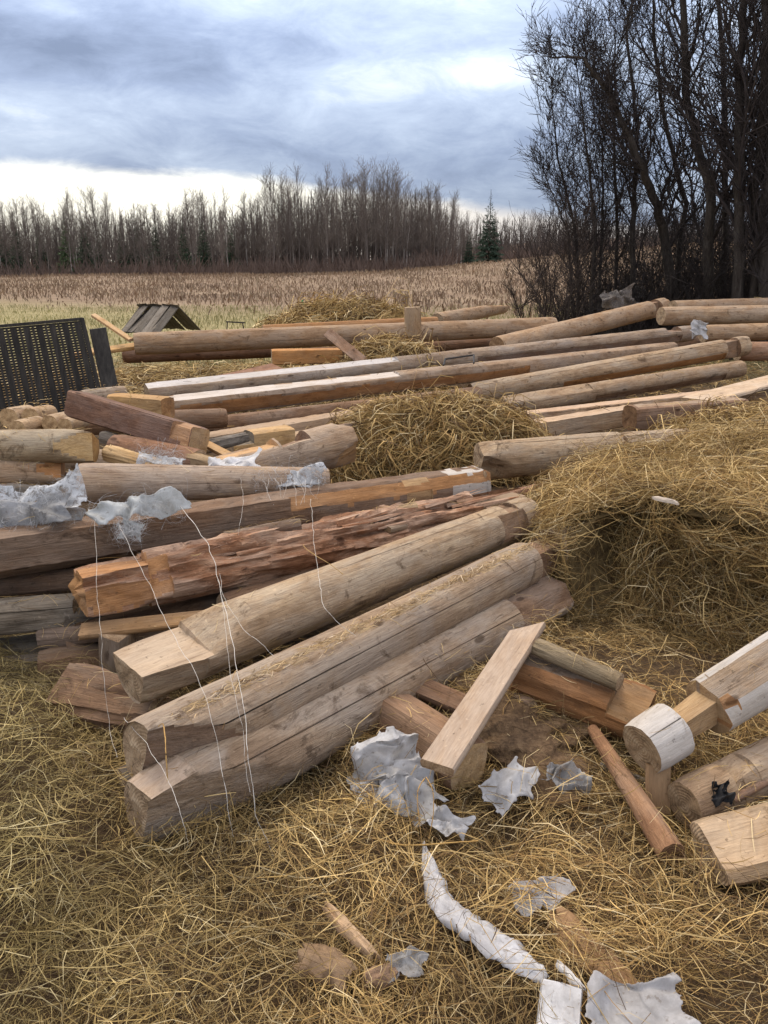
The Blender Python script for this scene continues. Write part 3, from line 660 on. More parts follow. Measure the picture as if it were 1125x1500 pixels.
# ---- right foreground
make_log('white_log', 'whitish log with round knob end and fresh narrow neck at the right edge', at(940, 1098, .20), at(1215, 925, .42), .088, .112, 'pale', (.86, .83, .80),
         cuts=((.15, .33, 180, .30, .35, 'fresh'), (.15, .33, 90, .30, .42, 'fresh'), (.15, .33, 0, .5, .5, 'fresh'), (.15, .33, 270, .45, .5, 'fresh'), (.33, 1, 105, .72, .72, 'weathered'), (.33, .38, 150, .7, .95, 'orange')), crack=(120, .18), endtint=(1.0, .98, .92), ends=('end', 'end'))
make_log('small_log', 'slimmer log with notch and oval sawn end below the whitish log', at(1002, 1180, .085), at(1225, 1075, .13), .075, .085, tint=(1.0, .93, .85), cuts=((.22, .36, 90, .45, .8, 'weathered'), (.22, .36, 150, .6, .9, 'weathered')), crack=(200, .1), endtint=(.85, .8, .72))
make_log('hewn_offcut', 'hewn offcut with stepped top at the lower right edge', at(1038, 1250, .075), at(1235, 1205, .11), .095, .10, 'weathered', (1.1, 1.02, .88), square=.75, roll=.5, cuts=((0, .48, 110, .35, .45, 'plank'),), group='short timber offcuts', cat='offcut')
make_log('wooden_stake', 'tapered reddish peeled stake lying on the hay at the right', at(868, 1068, .10), at(985, 1252, .055), .021, .041, 'brown', (1.25, 1.08, .92), cat='stake', rough=.04, group='poles', endtint=(.45, .35, .3))
make_log('hollow_timber', 'hollow timber with rotten orange inside, in front of the big hay pile', at(765, 985, .17), at(948, 1052, .13), .112, .112, 'orange', (.62, .55, .5),
         cuts=((0, .75, 300, .62, .60, 'orange'), (.0, 1, 90, .75, .75, 'weathered'), (.75, 1, 110, .5, .4, 'fresh'), (.70, 1, 350, .7, .6, 'orange')), rot=.2, square=.4, endtint=(.7, .55, .4))
splinters([o for o in bpy.data.objects if o.name == 'hollow_timber'][0], 30, .1, .6, .75, .10, 'orange', 18, 220, 330, .09)
make_log('mossy_branch', 'stubby mossy branch lying on top of the hollow timber', at(785, 947, .30), at(908, 1000, .27), .036, .034, 'greywood', (1.35, 1.2, .9), cat='branch', group='poles', rough=.11)
make_board('leaning_plank', 'clean sawn plank leaning against the lowest of the front logs', at(640, 1125, .20), at(772, 922, .325), .112, .032, 'plank', (1.0, .95, .90), .0, cat='plank', slant=-.055)
make_log('squared_timber', 'squared timber with yellow end under the leaning plank', at(560, 1040, .09), at(688, 1122, .105), .095, .09, 'brown', (1.1, .95, .8), square=.85, ends=('end', 'fresh'), roll=.2, group='short timber offcuts', cat='timber')
make_board('dark_board', 'dark board wedged under the lowest front log behind the plank', at(570, 985, .16), at(705, 1045, .12), .09, .03, 'brown', (.8, .7, .62), .3, cat='board')
make_board('short_stake', 'short brown board stub standing under the white knob', at(962, 1190, .02), at(965, 1120, .16), .075, .03, 'plank', (.62, .5, .36), .2, cat='board')
make_log('thin_branch', 'thin branch beside the black rag at the right edge', at(1072, 1172, .11), at(1180, 1115, .14), .013, .011, 'brown', (1.1, 1, .95), cat='branch', group='poles')
# timbers deeper in the stack, seen in the gaps
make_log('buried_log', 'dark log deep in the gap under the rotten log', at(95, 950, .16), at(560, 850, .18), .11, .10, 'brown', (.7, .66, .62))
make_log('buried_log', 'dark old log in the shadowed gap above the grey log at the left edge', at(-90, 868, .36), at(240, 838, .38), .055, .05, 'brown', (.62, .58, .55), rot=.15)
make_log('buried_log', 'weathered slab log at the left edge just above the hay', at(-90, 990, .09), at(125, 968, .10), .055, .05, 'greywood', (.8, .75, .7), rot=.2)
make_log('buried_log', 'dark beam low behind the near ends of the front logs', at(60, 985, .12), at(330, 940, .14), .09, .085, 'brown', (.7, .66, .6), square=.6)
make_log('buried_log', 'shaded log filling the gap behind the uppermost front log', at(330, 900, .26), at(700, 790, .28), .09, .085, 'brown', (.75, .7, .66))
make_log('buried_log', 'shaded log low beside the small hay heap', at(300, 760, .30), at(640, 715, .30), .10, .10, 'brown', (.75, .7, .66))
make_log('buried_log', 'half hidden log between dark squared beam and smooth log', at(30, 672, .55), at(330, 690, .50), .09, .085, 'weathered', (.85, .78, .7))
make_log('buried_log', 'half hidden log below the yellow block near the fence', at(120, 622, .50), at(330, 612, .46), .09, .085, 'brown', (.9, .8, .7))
q0 = random.Random(17)
for i, (x_, y_, z_, dx_, dy_, r0_, kind_) in enumerate(((20, 645, .66, 70, 12, .05, 0), (215, 640, .60, 80, 26, .05, 1), (255, 668, .60, 70, 14, .045, 0), (300, 655, .52, 60, -14, .05, 2), (60, 700, .56, 90, 6, .055, 1), (395, 668, .48, 90, -20, .05, 0),
        (150, 640, .64, 60, 14, .045, 2), (10, 720, .56, 80, 4, .05, 2), (330, 790, .50, 110, -22, .04, 1), (520, 760, .50, 90, -18, .035, 0), (90, 905, .30, 80, -8, .04, 2), (60, 935, .22, 110, -10, .045, 1), (440, 640, .40, 80, -16, .05, 1),
        (520, 1010, .10, 90, 40, .035, 1), (880, 1120, .05, 70, 30, .02, 2), (720, 1000, .10, 60, 34, .03, 1))):
    lab = ('pale broken offcut wedged in the jumble of timbers', 'brown broken offcut wedged in the jumble of timbers', 'grey broken offcut wedged in the jumble of timbers')[kind_]
    make_log('broken_offcut', lab, at(x_, y_, z_), at(x_ + dx_, y_ + dy_, z_ + q0.uniform(-.05, .04)), r0_, r0_ * .8, ('fresh', 'brown', 'greywood')[kind_], (q0.uniform(.75, 1.1),) * 3, rot=.25, square=q0.uniform(0, .8), N=26, group='broken offcuts in the jumble', cat='offcut')
# stray straws caught on the logs
r = np.random.RandomState(91); P_, D_, L_, W_ = [], [], [], []
for A, B, ra, rb in LOGS:
    k = 26 if A.y < 5 else 8 if A.y < 9 else 3
    x = (B - A).normalized(); up = (Vector((0, 0, 1)) - x * x.z).normalized(); sd2 = up.cross(x)
    for i in range(k):
        f = r.uniform(.03, .97); a = r.uniform(-.9, .9); c_ = A.lerp(B, f) + (up * math.cos(a) + sd2 * math.sin(a)) * ((ra + (rb - ra) * f) * .99 + .003)
        tn = -up * math.sin(a) + sd2 * math.cos(a); t = r.uniform(0, 6.28); d = x * math.cos(t) + tn * math.sin(t) * .6
        P_.append(tuple(c_)); D_.append(tuple(d)); L_.append(r.uniform(.02, .11) * (1 if A.y < 6 else 2)); W_.append(r.uniform(.001, .0026) * (1 if A.y < 6 else 2.5))
tag(strands('straw_bits', np.array(P_), np.array(D_), np.array(L_), np.array(W_), hay_cols(r, len(P_)), r, None, .3), 'stray straws caught on the logs', 'straw', kind='stuff')
# chips and slabs on the ground
def chip(name, label, px, py, l, w_, t_, rz, mat, tint, z=.05, seed=1, cat='wood chip', tilt=0.0):
    """an irregular broken slab with ragged ends"""
    q_ = random.Random(seed); n, m_ = 16, 7; top, bot = [], []
    for i in range(n + 1):
        for j in range(m_ + 1):
            u_, v_ = i / n * 2 - 1, j / m_ * 2 - 1
            pp = Vector((u_ * 2 + seed * 4.7, v_ * 2, 0))
            we = w_ / 2 * (.78 + .45 * mn.noise(Vector((u_ * 1.7 + seed, 9.1 + (v_ > 0), 0)))) * (1 - .35 * abs(u_) ** 3)
            le = l / 2 * (.85 + .38 * mn.noise(Vector((v_ * 3.3 + seed, 3.3 + (u_ > 0), 0))))
            x, y = u_ * le, v_ * we
            zz = t_ * (.55 + .5 * mn.noise(pp * .9) + .22 * mn.noise(pp * 3.1)) * (1 - .6 * max(abs(u_), abs(v_)) ** 6) - .03 * v_ * v_ * w_ / .1 * .3
            top.append((x, y, zz)); bot.append((x, y, zz - t_ * .7))
    V = top + bot; k = (n + 1) * (m_ + 1); ix = lambda i, j: i * (m_ + 1) + j
    F = [(ix(i, j), ix(i + 1, j), ix(i + 1, j + 1), ix(i, j + 1)) for i in range(n) for j in range(m_)]
    F += [tuple(k + v for v in reversed(f)) for f in F]
    rim = [ix(i, 0) for i in range(n + 1)] + [ix(n, j) for j in range(1, m_ + 1)] + [ix(i, m_) for i in range(n - 1, -1, -1)] + [ix(0, j) for j in range(m_ - 1, 0, -1)]
    F += [(rim[i], k + rim[i], k + rim[(i + 1) % len(rim)], rim[(i + 1) % len(rim)]) for i in range(len(rim))]
    me = bpy.data.meshes.new(name); me.from_pydata(V, [], F); me.materials.append(M[mat]); fin(me, 40)
    o = link(name, me, None, None, tint); p = at(px, py, z); o.location = p; o.rotation_euler = (tilt, R(6), rz)
    return tag(o, label, cat, 'pieces of wood and bark on the hay')
chip('wood_chip', 'long tan splinter of wood lying on the hay near the bottom', 512, 1362, .22, .045, .02, R(-48), 'plank', (1.1, .95, .75), .06, 3)
chip('bark_slab', 'flat greyish bark slab on the hay below the tan splinter', 478, 1410, .16, .12, .025, R(-20), 'plank', (.62, .52, .4), .045, 4, 'bark')
chip('bark_slab', 'brown bark slab near the white sheet at the bottom', 868, 1395, .30, .12, .03, R(-58), 'plank', (.80, .62, .42), .045, 6, 'bark')
chip('wood_chip', 'small dark chip beside the flat bark slab', 560, 1425, .10, .07, .02, R(20), 'brown', (1.0, .9, .8), .045, 8)
chip('wood_chip', 'pale sliver on top of the big hay pile', 975, 732, .10, .03, .012, R(-25), 'pale', (1, .9, .8), .80, 9)
chip('wood_chip', 'white sliver by the corner of the white sheet', 836, 1430, .09, .022, .012, R(-55), 'pale', (1.2, 1.2, 1.2), .07, 10)

# ------------------------------------------------------------------ hay heaps
def hay_pile(name, label, c, rad, n, exps=(2.6, 2.4), under=0.0, lmin=.10, lmax=.32, wmin=.002, wmax=.0045, seed=1, noise_amp=.10, dent=None, pal=None, up=.22, slope=0.0):
    root = empty(name, c); tag(root, label, 'hay pile', 'hay piles')
    r = np.random.RandomState(seed)
    nu, nv = 72, 34
    U, Vv = np.meshgrid(np.linspace(0, 2 * np.pi, nu, endpoint=False), np.linspace(0.0, np.pi / 2, nv))
    def surf(u_, v_):
        e1, e2 = 2 / exps[0], 2 / exps[1]
        f = lambda a, e: np.sign(a) * np.abs(a) ** e
        x = rad[0] * f(np.cos(v_), e1) * f(np.cos(u_), e2); y = rad[1] * f(np.cos(v_), e1) * f(np.sin(u_), e2); z = rad[2] * f(np.sin(v_), e1)
        k = 1 + noise_amp * (snoise(x * 1.0 + z * 2, y * 1.0 - z, seed + .1, 4.0 / max(rad[0], .5)) * .8 + .4 * snoise(x + z * 2, y + z, seed + .2, 9.0))
        x, y, z = x * k, y * k, z * (1 + (k - 1) * .6) * (1 + slope * x / rad[0])
        if under:
            h = np.clip(z / rad[2], 0, 1); pull = under * (1 - sm(.70, .97, h)) * (.75 + .25 * sm(0, .35, h)) * sm(-.2, -.9, y / rad[1])
            if dent is not None: pull = pull * (.36 + 1.15 * np.exp(-((x - dent[0]) / dent[1]) ** 2))
            y = y + pull
        return x, y, z
    x, y, z = surf(U, Vv)
    V3 = np.stack([x.ravel(), y.ravel(), z.ravel() - .05], 1)
    idx = np.arange(nu * nv).reshape(nv, nu)
    a = idx[:-1]; b_ = idx[1:]
    F = np.stack([a, np.roll(a, -1, 1), np.roll(b_, -1, 1), b_], -1).reshape(-1, 4)
    core = link('core', np_mesh('core', V3, F, 4, True), root, M['haycore'])
    # strands over the surface, chosen by area
    tri = V3[F]; area = np.linalg.norm(np.cross(tri[:, 2] - tri[:, 0], tri[:, 3] - tri[:, 1]), axis=1)
    world_y = tri.mean(1)[:, 1]
    area = area * np.where(world_y > rad[1] * .45, .35, 1.0)
    fi = r.choice(len(F), n, p=area / area.sum()); t1, t2 = r.uniform(0, 1, (2, n, 1))
    nc = n // 9; cl = r.randint(0, nc, n); wisp = r.uniform(0, 1, n) < .65; fi = np.where(wisp, fi[cl], fi)
    t1 = np.where(wisp[:, None], t1[cl], t1); t2 = np.where(wisp[:, None], t2[cl], t2)
    q4 = tri[fi]; P = (q4[:, 0] * (1 - t1) + q4[:, 1] * t1) * (1 - t2) + (q4[:, 3] * (1 - t1) + q4[:, 2] * t1) * t2
    Nn = np.cross(q4[:, 2] - q4[:, 0], q4[:, 3] - q4[:, 1]); Nn /= np.linalg.norm(Nn, axis=1, keepdims=True) + 1e-9
    flip = np.sum(Nn * (P - np.array([0, 0, rad[2] * .2])), 1) < 0; Nn[flip] *= -1
    P = P + np.where(wisp[:, None], r.normal(0, 1, (n, 3)) * lmax * .09, 0)
    D = r.normal(size=(n, 3)); D = np.where(wisp[:, None], r.normal(size=(nc, 3))[cl] + D * .3, D); D[:, 0] += 1.0 * snoise(P[:, 0], P[:, 1] + P[:, 2], seed + 3, 4.0); D[:, 2] *= .8
    steep = 1 - np.abs(Nn[:, 2]); D[:, 2] -= steep * r.uniform(0, 1.3, n)
    D = D - Nn * np.sum(D * Nn, 1)[:, None] * (1 - up)
    L = r.uniform(lmin, lmax, n); W = r.uniform(wmin, wmax, n)
    P = P + Nn * (.05 + r.uniform(0, .055, (n, 1)) ** 1.0 * (1 + snoise(P[:, 0], P[:, 1] + P[:, 2], seed + 6, 8.0)[:, None] * .6))
    st = strands('straw', P, D, L, W, hay_cols(r, n, pal, None, .92 + .16 * np.clip(snoise(P[:, 0], P[:, 1] + P[:, 2], seed + 9, 6.0), -1, 1)) * np.where(wisp, r.uniform(.72, 1.2, nc)[cl], 1)[:, None], r, Nn, .45, 3, parent=root, clump=cl)
    st['kind'] = 'stuff'
    return root
hay_pile('hay_pile', 'big golden hay pile with a hollow dark front at the right', (2.28, 4.06, 0), (1.44, 1.0, .72), 66000, (8.0, 2.8), .50, seed=3, dent=(-1.0, .45), noise_amp=.06, slope=.26, wmin=.0014, wmax=.0036)
hay_pile('hay_pile', 'small rounded hay heap in the middle among the logs', (.44, 6.75, 0), (.94, .62, .53), 20000, (2.2, 2.2), .1, .14, .38, .004, .009, seed=5, noise_amp=.12, pal=[.22, .14, .26, .06, .20, .12])
hay_pile('hay_pile', 'distant pale hay mound beyond the far log row', (-.9, 18.5, 0), (2.2, 1.4, .98), 8000, (1.5, 1.7), 0, .3, .8, .010, .020, seed=7, noise_amp=.14)
hay_pile('hay_pile', 'tuft of hay beside the upright block on the far row', (.12, 10.3, .35), (.55, .35, .42), 5000, (1.8, 1.9), 0, .2, .45, .006, .012, seed=9, noise_amp=.15)
hay_pile('hay_pile', 'low hay heap at the right edge above the big pile', (2.95, 6.2, .1), (.75, .62, .44), 9000, (2.0, 2.0), 0, .14, .36, .004, .008, seed=12)
# small bare earth patch by the plank
def lump(name, c, rad, mat, seed, amp=.18, nu=40, nv=16, parent=None, col=None):
    U, Vv = np.meshgrid(np.linspace(0, 2 * np.pi, nu, endpoint=False), np.linspace(-.25, np.pi / 2, nv))
    x, y, z = rad[0] * np.cos(Vv) * np.cos(U), rad[1] * np.cos(Vv) * np.sin(U), rad[2] * np.sin(Vv)
    k = 1 + amp * (snoise(x / rad[0] * 2, y / rad[0] * 2 + z / rad[0] * 2, seed, 1.8) + .5 * snoise(x / rad[0] * 2, y / rad[0] * 2 + z * 3 / rad[0], seed + 2, 5))
    V3 = np.stack([(x * k).ravel(), (y * k).ravel(), (z * k).ravel()], 1)
    idx = np.arange(nu * nv).reshape(nv, nu); a = idx[:-1]; b_ = idx[1:]
    F = np.stack([a, np.roll(a, -1, 1), np.roll(b_, -1, 1), b_], -1).reshape(-1, 4)
    o = link(name, np_mesh(name, V3, F, 4, True), parent, M[mat], col); o.location = c
    return o
tag(lump('dirt_heap', at(775, 1075, .0), (.32, .36, .12), 'earth', 4, .24, 90, 40), 'low heap of brown earth between the plank and the hollow timber', 'dirt heap')
r_ = np.random.RandomState(77)
nS_ = 2600; xs_ = r_.normal(.5, .26, nS_); ys_ = r_.normal(2.75, .26, nS_)
zs_ = .04 + .10 * np.exp(-((xs_ - .47) / .25) ** 2 - ((ys_ - 2.75) / .28) ** 2)
a_ = r_.uniform(0, 6.28, nS_)
tag(strands('scattered_straw', np.stack([xs_, ys_, zs_], 1), np.stack([np.cos(a_), np.sin(a_), r_.normal(0, .2, nS_)], 1), r_.uniform(.05, .2, nS_), r_.uniform(.0015, .003, nS_), hay_cols(r_, nS_), r_), 'few straws scattered over the brown earth heap', 'straw', kind='stuff')

# ------------------------------------------------------------------ film, rags, wool, threads
def rag(name, label, px, py, z, a, b_, rz, amp, mat, seed, tilt=0.0, cat='plastic film', ragged=.30, n=34, group='torn sheets and rags', fold=1.0, tint=(1, 1, 1), thick=.0006):
    m_ = max(8, int(n * b_ / a)); V = []; keep = {}
    for i in range(n + 1):
        for j in range(m_ + 1):
            u_, v_ = i / n * 2 - 1, j / m_ * 2 - 1
            p = Vector((u_ * 1.5 + seed * 3.1, v_ * 1.5 * b_ / a, seed))
            x = u_ * a / 2 + .20 * a * mn.noise(p * 1.1); y = v_ * b_ / 2 + .22 * b_ * mn.noise(p * 1.1 + Vector((5, 5, 5)))
            ang = seed * 1.7; pr = Vector((p.x * math.cos(ang) + p.y * math.sin(ang), (p.y * math.cos(ang) - p.x * math.sin(ang)) * .45, seed))
            rd = lambda k, o_: 1 - min(1, abs(mn.noise(pr * k * fold + Vector((o_, 1, 2)))) * 3.2)      # sharp ridges
            h = .55 * rd(.85, 9) + .33 * rd(1.7, 4) * (.4 + mn.noise(p + Vector((2, 2, 2))) ) + .45 * (.5 + mn.noise(p * .7)) + .16 * rd(3.6, 6) * (.5 + mn.noise(p * 2)) + .05 * mn.noise(p * 6)
            V.append((x, y, amp * h))
            e = max(abs(u_), abs(v_)); keep[(i, j)] = e + ragged * 1.1 * (mn.noise(p * 1.5 + Vector((3, 7, 1))) + .35 * mn.noise(p * 5)) < .86
    F = [(i * (m_ + 1) + j, (i + 1) * (m_ + 1) + j, (i + 1) * (m_ + 1) + j + 1, i * (m_ + 1) + j + 1) for i in range(n) for j in range(m_) if keep[(i, j)]]
    me = bpy.data.meshes.new(name); me.from_pydata(V, [], F); me.materials.append(M[mat]); fin(me, 75)
    bm = bmesh.new(); bm.from_mesh(me); bmesh.ops.delete(bm, geom=[v for v in bm.verts if not v.link_faces], context='VERTS')
    for _ in range(3): bmesh.ops.smooth_vert(bm, verts=[v for v in bm.verts if v.is_boundary], factor=.6, use_axis_x=True, use_axis_y=True, use_axis_z=True)
    bmesh.ops.smooth_vert(bm, verts=bm.verts[:], factor=.35, use_axis_x=True, use_axis_y=True, use_axis_z=True)
    bm.to_mesh(me); bm.free()
    o = link(name, me, None, None, tint); o.location = at(px, py, z)
    o.rotation_euler = (Matrix.Rotation(tilt, 4, 'X') @ Matrix.Rotation(rz, 4, 'Z')).to_euler()
    md = o.modifiers.new('thickness', 'SOLIDIFY'); md.thickness = thick
    return tag(o, label, cat, group)
rag('plastic_film', 'crumpled white and grey film heap at the foot of the leaning plank', 570, 1125, .07, .27, .24, R(15), .12, 'film', 1, .75, fold=1.0)
rag('plastic_film', 'grey crumpled film tail below the white film heap', 585, 1180, .03, .26, .15, R(-30), .09, 'film', 2, .35, fold=1.1, tint=(.8, .8, .8))
rag('plastic_film', 'white tuft of film at the right tail of the film heap', 655, 1212, .035, .14, .09, R(-15), .06, 'film', 3, .3, fold=1.4)
rag('plastic_film', 'torn white sheet with holes on the brown earth', 745, 1158, .06, .22, .13, R(38), .045, 'film', 14, .4, ragged=.5)
rag('plastic_film', 'grey torn sheet beside the torn white one on the earth', 832, 1148, .07, .15, .10, R(-30), .06, 'greyfilm', 5, .45, ragged=.4)
rag('plastic_film', 'small ragged grey-white sheet alone on the hay at lower right', 788, 1318, .04, .19, .10, R(18), .05, 'film', 6, .25, ragged=.45, tint=(.85, .84, .85))
rag('plastic_film', 'bit of clear film on the hay next to the flat bark slab', 598, 1418, .04, .10, .08, R(0), .03, 'greyfilm', 7, .2, ragged=.4)
rag('plastic_sheet', 'large greyish sheet at the bottom edge beside the white panel', 925, 1492, .05, .26, .19, R(5), .045, 'film', 8, .15, tint=(.82, .81, .81), ragged=.25)
rag('plastic_film', 'pale film wrapped round the stub of the middle front log', 828, 778, .385, .09, .07, R(30), .03, 'greyfilm', 9, .5, ragged=.2, tint=(1.2, 1.15, 1.15))
rag('white_cloth', 'white cloth wrapped round a log end at the far right', 1022, 484, .90, .24, .26, 0, .10, 'film', 10, 1.3, cat='cloth', ragged=.15)
rag('white_cloth', 'bright white film over the left end of the notched log', 338, 684, .65, .33, .19, R(12), .06, 'film', 11, .5, cat='cloth', ragged=.2, tint=(1.25, 1.25, 1.25))
rag('fibre_wool', 'broad veil of grey insulation wool on the logs at the left edge', 38, 752, .64, .54, .32, R(8), .12, 'wool', 12, 1.0, cat='insulation', ragged=.35, n=46)
rag('fibre_wool', 'thicker grey insulation wool lump beneath the broad veil', 40, 768, .62, .44, .20, R(4), .12, 'greyfilm', 21, .8, cat='insulation', ragged=.4, n=40, tint=(.9, .92, .95))
rag('fibre_wool', 'white insulation wool hanging over the hewn beam at its middle left', 205, 752, .66, .40, .14, R(10), .10, 'film', 13, .9, cat='insulation', ragged=.4, n=44, tint=(.88, .92, .92))
rag('fibre_wool', 'drooping white tip of insulation over the hewn beam', 195, 778, .60, .11, .09, R(-15), .04, 'film', 15, 1.1, cat='insulation', ragged=.3, tint=(.9, .95, .95))
rag('fibre_wool', 'thin pale insulation wool below the notched log', 425, 706, .63, .44, .12, R(8), .08, 'wool', 16, .8, cat='insulation', ragged=.4, n=44)
rag('fibre_wool', 'grey insulation scrap on the pale slab below the dark beam', 235, 682, .70, .26, .09, R(-10), .05, 'wool', 17, .6, cat='insulation', ragged=.35)
rag('black_rag', 'black rag beside the slimmer log at the right', 1052, 1168, .12, .07, .07, 0, .07, 'blackrag', 18, .7, cat='rag', ragged=.12, fold=1.2)
def wool_fibres(owner, a, b_, n, seed, drop=.25):
    r = np.random.RandomState(seed)
    P = np.stack([r.uniform(-.5, .5, n) * a, r.uniform(-.5, .5, n) * b_, r.uniform(.0, .10, n)], 1)
    P[:, :2] *= .82; D = np.stack([r.normal(0, 1, n), r.normal(-.6, .5, n), r.normal(0, .2, n)], 1)
    st = strands('fibres', P, D, r.uniform(.03, .10, n), r.uniform(.0005, .0011, n), np.ones((n, 3)) * r.uniform(.38, .62, (n, 1)), r, None, 1.1, 6, owner)
    st['kind'] = 'stuff'
for o in [o for o in bpy.data.objects if o.name.startswith('fibre_wool')]:
    wool_fibres(o, o.dimensions.x, o.dimensions.y, 260, int(o.location.x * 50) % 99 + 2)
# long torn white strip winding over the hay
def strip(name, label, pts, wds, mat, seed, z=.05):
    P = [at(x_, y_, z) for x_, y_ in pts]; V = []; n = 0; m_ = 10; C = []
    for i in range(len(P) - 1):
        for k in range(10):
            f = k / 10; C.append((P[i].lerp(P[i + 1], f), wds[i] + (wds[i + 1] - wds[i]) * f))
    C.append((P[-1], wds[-1]))
    for i, (c_, w_) in enumerate(C):
        d = (C[min(i + 1, len(C) - 1)][0] - C[max(i - 1, 0)][0]).normalized(); sx = Vector((-d.y, d.x, 0))
        for j in range(m_ + 1):
            t = j / m_ * 2 - 1; pp = Vector((i * .16 + seed, t * 1.3, seed))
            o_ = sx * (t * w_ / 2 * (1 + .25 * mn.noise(pp * 2))); h = .025 * abs(mn.noise(pp * 1.7)) + .016 * abs(mn.noise(pp * 4)) + .02 * (1 - t * t) * w_ / .07
            V.append(c_ + o_ + Vector((0, 0, h)))
    F = [(i * (m_ + 1) + j, (i + 1) * (m_ + 1) + j, (i + 1) * (m_ + 1) + j + 1, i * (m_ + 1) + j + 1) for i in range(len(C) - 1) for j in range(m_)]
    O = V[0].copy(); me = bpy.data.meshes.new(name); me.from_pydata([v - O for v in V], [], F); me.materials.append(M[mat]); fin(me, 180)
    o = link(name, me, None, None, (1.2, 1.2, 1.22)); o.location = O
    md = o.modifiers.new('thickness', 'SOLIDIFY'); md.thickness = .0015
    return tag(o, label, 'film strip', 'torn sheets and rags')
strip('film_strip', 'long narrow torn white strip winding across the hay at the bottom', [(620, 1238), (632, 1285), (645, 1325), (690, 1365), (745, 1400), (800, 1440)], [.006, .055, .075, .08, .085, .03], 'film', 4)
make_board('foam_panel', 'white foam panel cut by the bottom edge of the picture', at(815, 1530, .035), at(822, 1450, .06), .095, .05, 'film', (1.25, 1.25, 1.25), 0.05, cat='foam panel', group='torn sheets and rags', endmat='film')

def tube_curve(pts, r0, sides=5, sub=8, wob=0.0):
    P = [Vector(p) for p in pts]; C = []
    for i in range(len(P) - 1):                              # Catmull-Rom
        p0, p1, p2, p3 = P[max(i - 1, 0)], P[i], P[i + 1], P[min(i + 2, len(P) - 1)]
        for k in range(sub):
            t = k / sub
            C.append(.5 * ((2 * p1) + (p2 - p0) * t + (2 * p0 - 5 * p1 + 4 * p2 - p3) * t * t + (3 * p1 - p0 - 3 * p2 + p3) * t ** 3))
    C.append(P[-1]); V = []
    if wob: C = [c_ + mn.noise_vector(c_ * 11) * wob + mn.noise_vector(c_ * 45) * wob * .35 for c_ in C]
    for i, c_ in enumerate(C):
        d = (C[min(i + 1, len(C) - 1)] - C[max(i - 1, 0)]).normalized(); a = d.orthogonal().normalized(); b_ = d.cross(a)
        for j in range(sides):
            t = 2 * math.pi * j / sides; V.append(c_ + (a * math.cos(t) + b_ * math.sin(t)) * r0 * (1 + (.5 * mn.noise(c_ * 30) if wob else 0)))
    F = [(i * sides + j, i * sides + (j + 1) % sides, (i + 1) * sides + (j + 1) % sides, (i + 1) * sides + j) for i in range(len(C) - 1) for j in range(sides)]
    return V, F
def thread(label, pts, r00, mat='thread', name='thread', cat='thread', group='loose fibres hanging over the logs', tint=(1, 1, 1)):
    P = [at(*p) for p in pts]; V, F = tube_curve(P, r00 * (.6 if mat == 'thread' else .9), 4, 12, .007 if mat == 'thread' else .003); O = P[-1]
    me = bpy.data.meshes.new(name); me.from_pydata([v - O for v in V], [], F); me.materials.append(M[mat]); fin(me, 180)
    o = link(name, me, None, None, tint); o.location = O
    return tag(o, label, cat, group)
thread('thick white thread crossing all three front logs down to the hay', [(245, 720, .72), (300, 790, .67), (322, 860, .62), (345, 960, .56), (362, 1080, .43), (372, 1180, .27), (382, 1215, .15), (402, 1255, .05)], .0016)
thread('pale thread beginning at the wool tip and ending on the middle log', [(175, 770, .70), (215, 850, .63), (248, 920, .58), (292, 1000, .52), (318, 1080, .43), (335, 1190, .28), (342, 1225, .15)], .0011)
thread('thin thread fanning right over the uppermost front log', [(318, 850, .63), (345, 905, .58), (378, 940, .55), (402, 962, .51)], .0009)
thread('thin thread hanging straight above the near end of the front logs', [(140, 760, .70), (143, 860, .60), (150, 960, .45), (160, 1060, .25), (172, 1110, .20)], .0009)
thread('pale fibre hanging past the rotten log and over the middle log', [(455, 730, .63), (460, 790, .60), (468, 850, .58), (475, 890, .57), (500, 915, .52), (522, 930, .47)], .0013)
thread('slack thread dipping over the near end of the middle log', [(182, 1052, .33), (215, 1090, .36), (250, 1155, .33), (268, 1210, .28), (275, 1240, .12)], .0010)
thread('thin thread between the two long pale threads', [(322, 840, .64), (335, 960, .55), (352, 1060, .44), (365, 1160, .30)], .0008)
thread('short thread looping down from the wool over the hewn beam', [(352, 700, .68), (356, 730, .66), (352, 765, .60), (350, 785, .55)], .0009)
thread('tan straw bent over the near end of the middle log', [(232, 1064, .40), (240, 1062, .41), (243, 1100, .40), (245, 1145, .33)], .0022, 'fresh', 'straw_stalk', 'straw', 'single straw stalks', (1, .9, .6))
thread('tan straw lying across the rotten log and the uppermost front log', [(445, 798, .56), (450, 805, .57), (478, 823, .56), (503, 841, .53)], .0018, 'fresh', 'straw_stalk', 'straw', 'single straw stalks', (1, .9, .6))
thread('long yellow straw lying below the film heap', [(545, 1228, .05), (590, 1238, .07), (640, 1236, .075), (700, 1232, .06)], .0028, 'fresh', 'straw_stalk', 'straw', 'single straw stalks', (1, .9, .55))
thread('bent pale straw loop in front of the leaning plank foot', [(622, 1140, .20), (612, 1160, .18), (614, 1200, .12), (618, 1235, .06)], .0020, 'fresh', 'straw_stalk', 'straw', 'single straw stalks', (1.1, 1, .7))
thread('second bent straw at the leaning plank foot', [(624, 1138, .20), (634, 1160, .18), (634, 1195, .12), (628, 1228, .06)], .0018, 'fresh', 'straw_stalk', 'straw', 'single straw stalks', (1.1, 1, .7))
for i in range(10):
    q_ = random.Random(i); x0 = 385 + i * 9
    thread('short white wisp hanging from the insulation below the notched log', [(x0, 702, .67), (x0 + q_.uniform(-5, 8), 718, .65), (x0 + q_.uniform(-12, 10), 735 + q_.uniform(-6, 8), .60)], .0009, group='wisps hanging from the insulation')
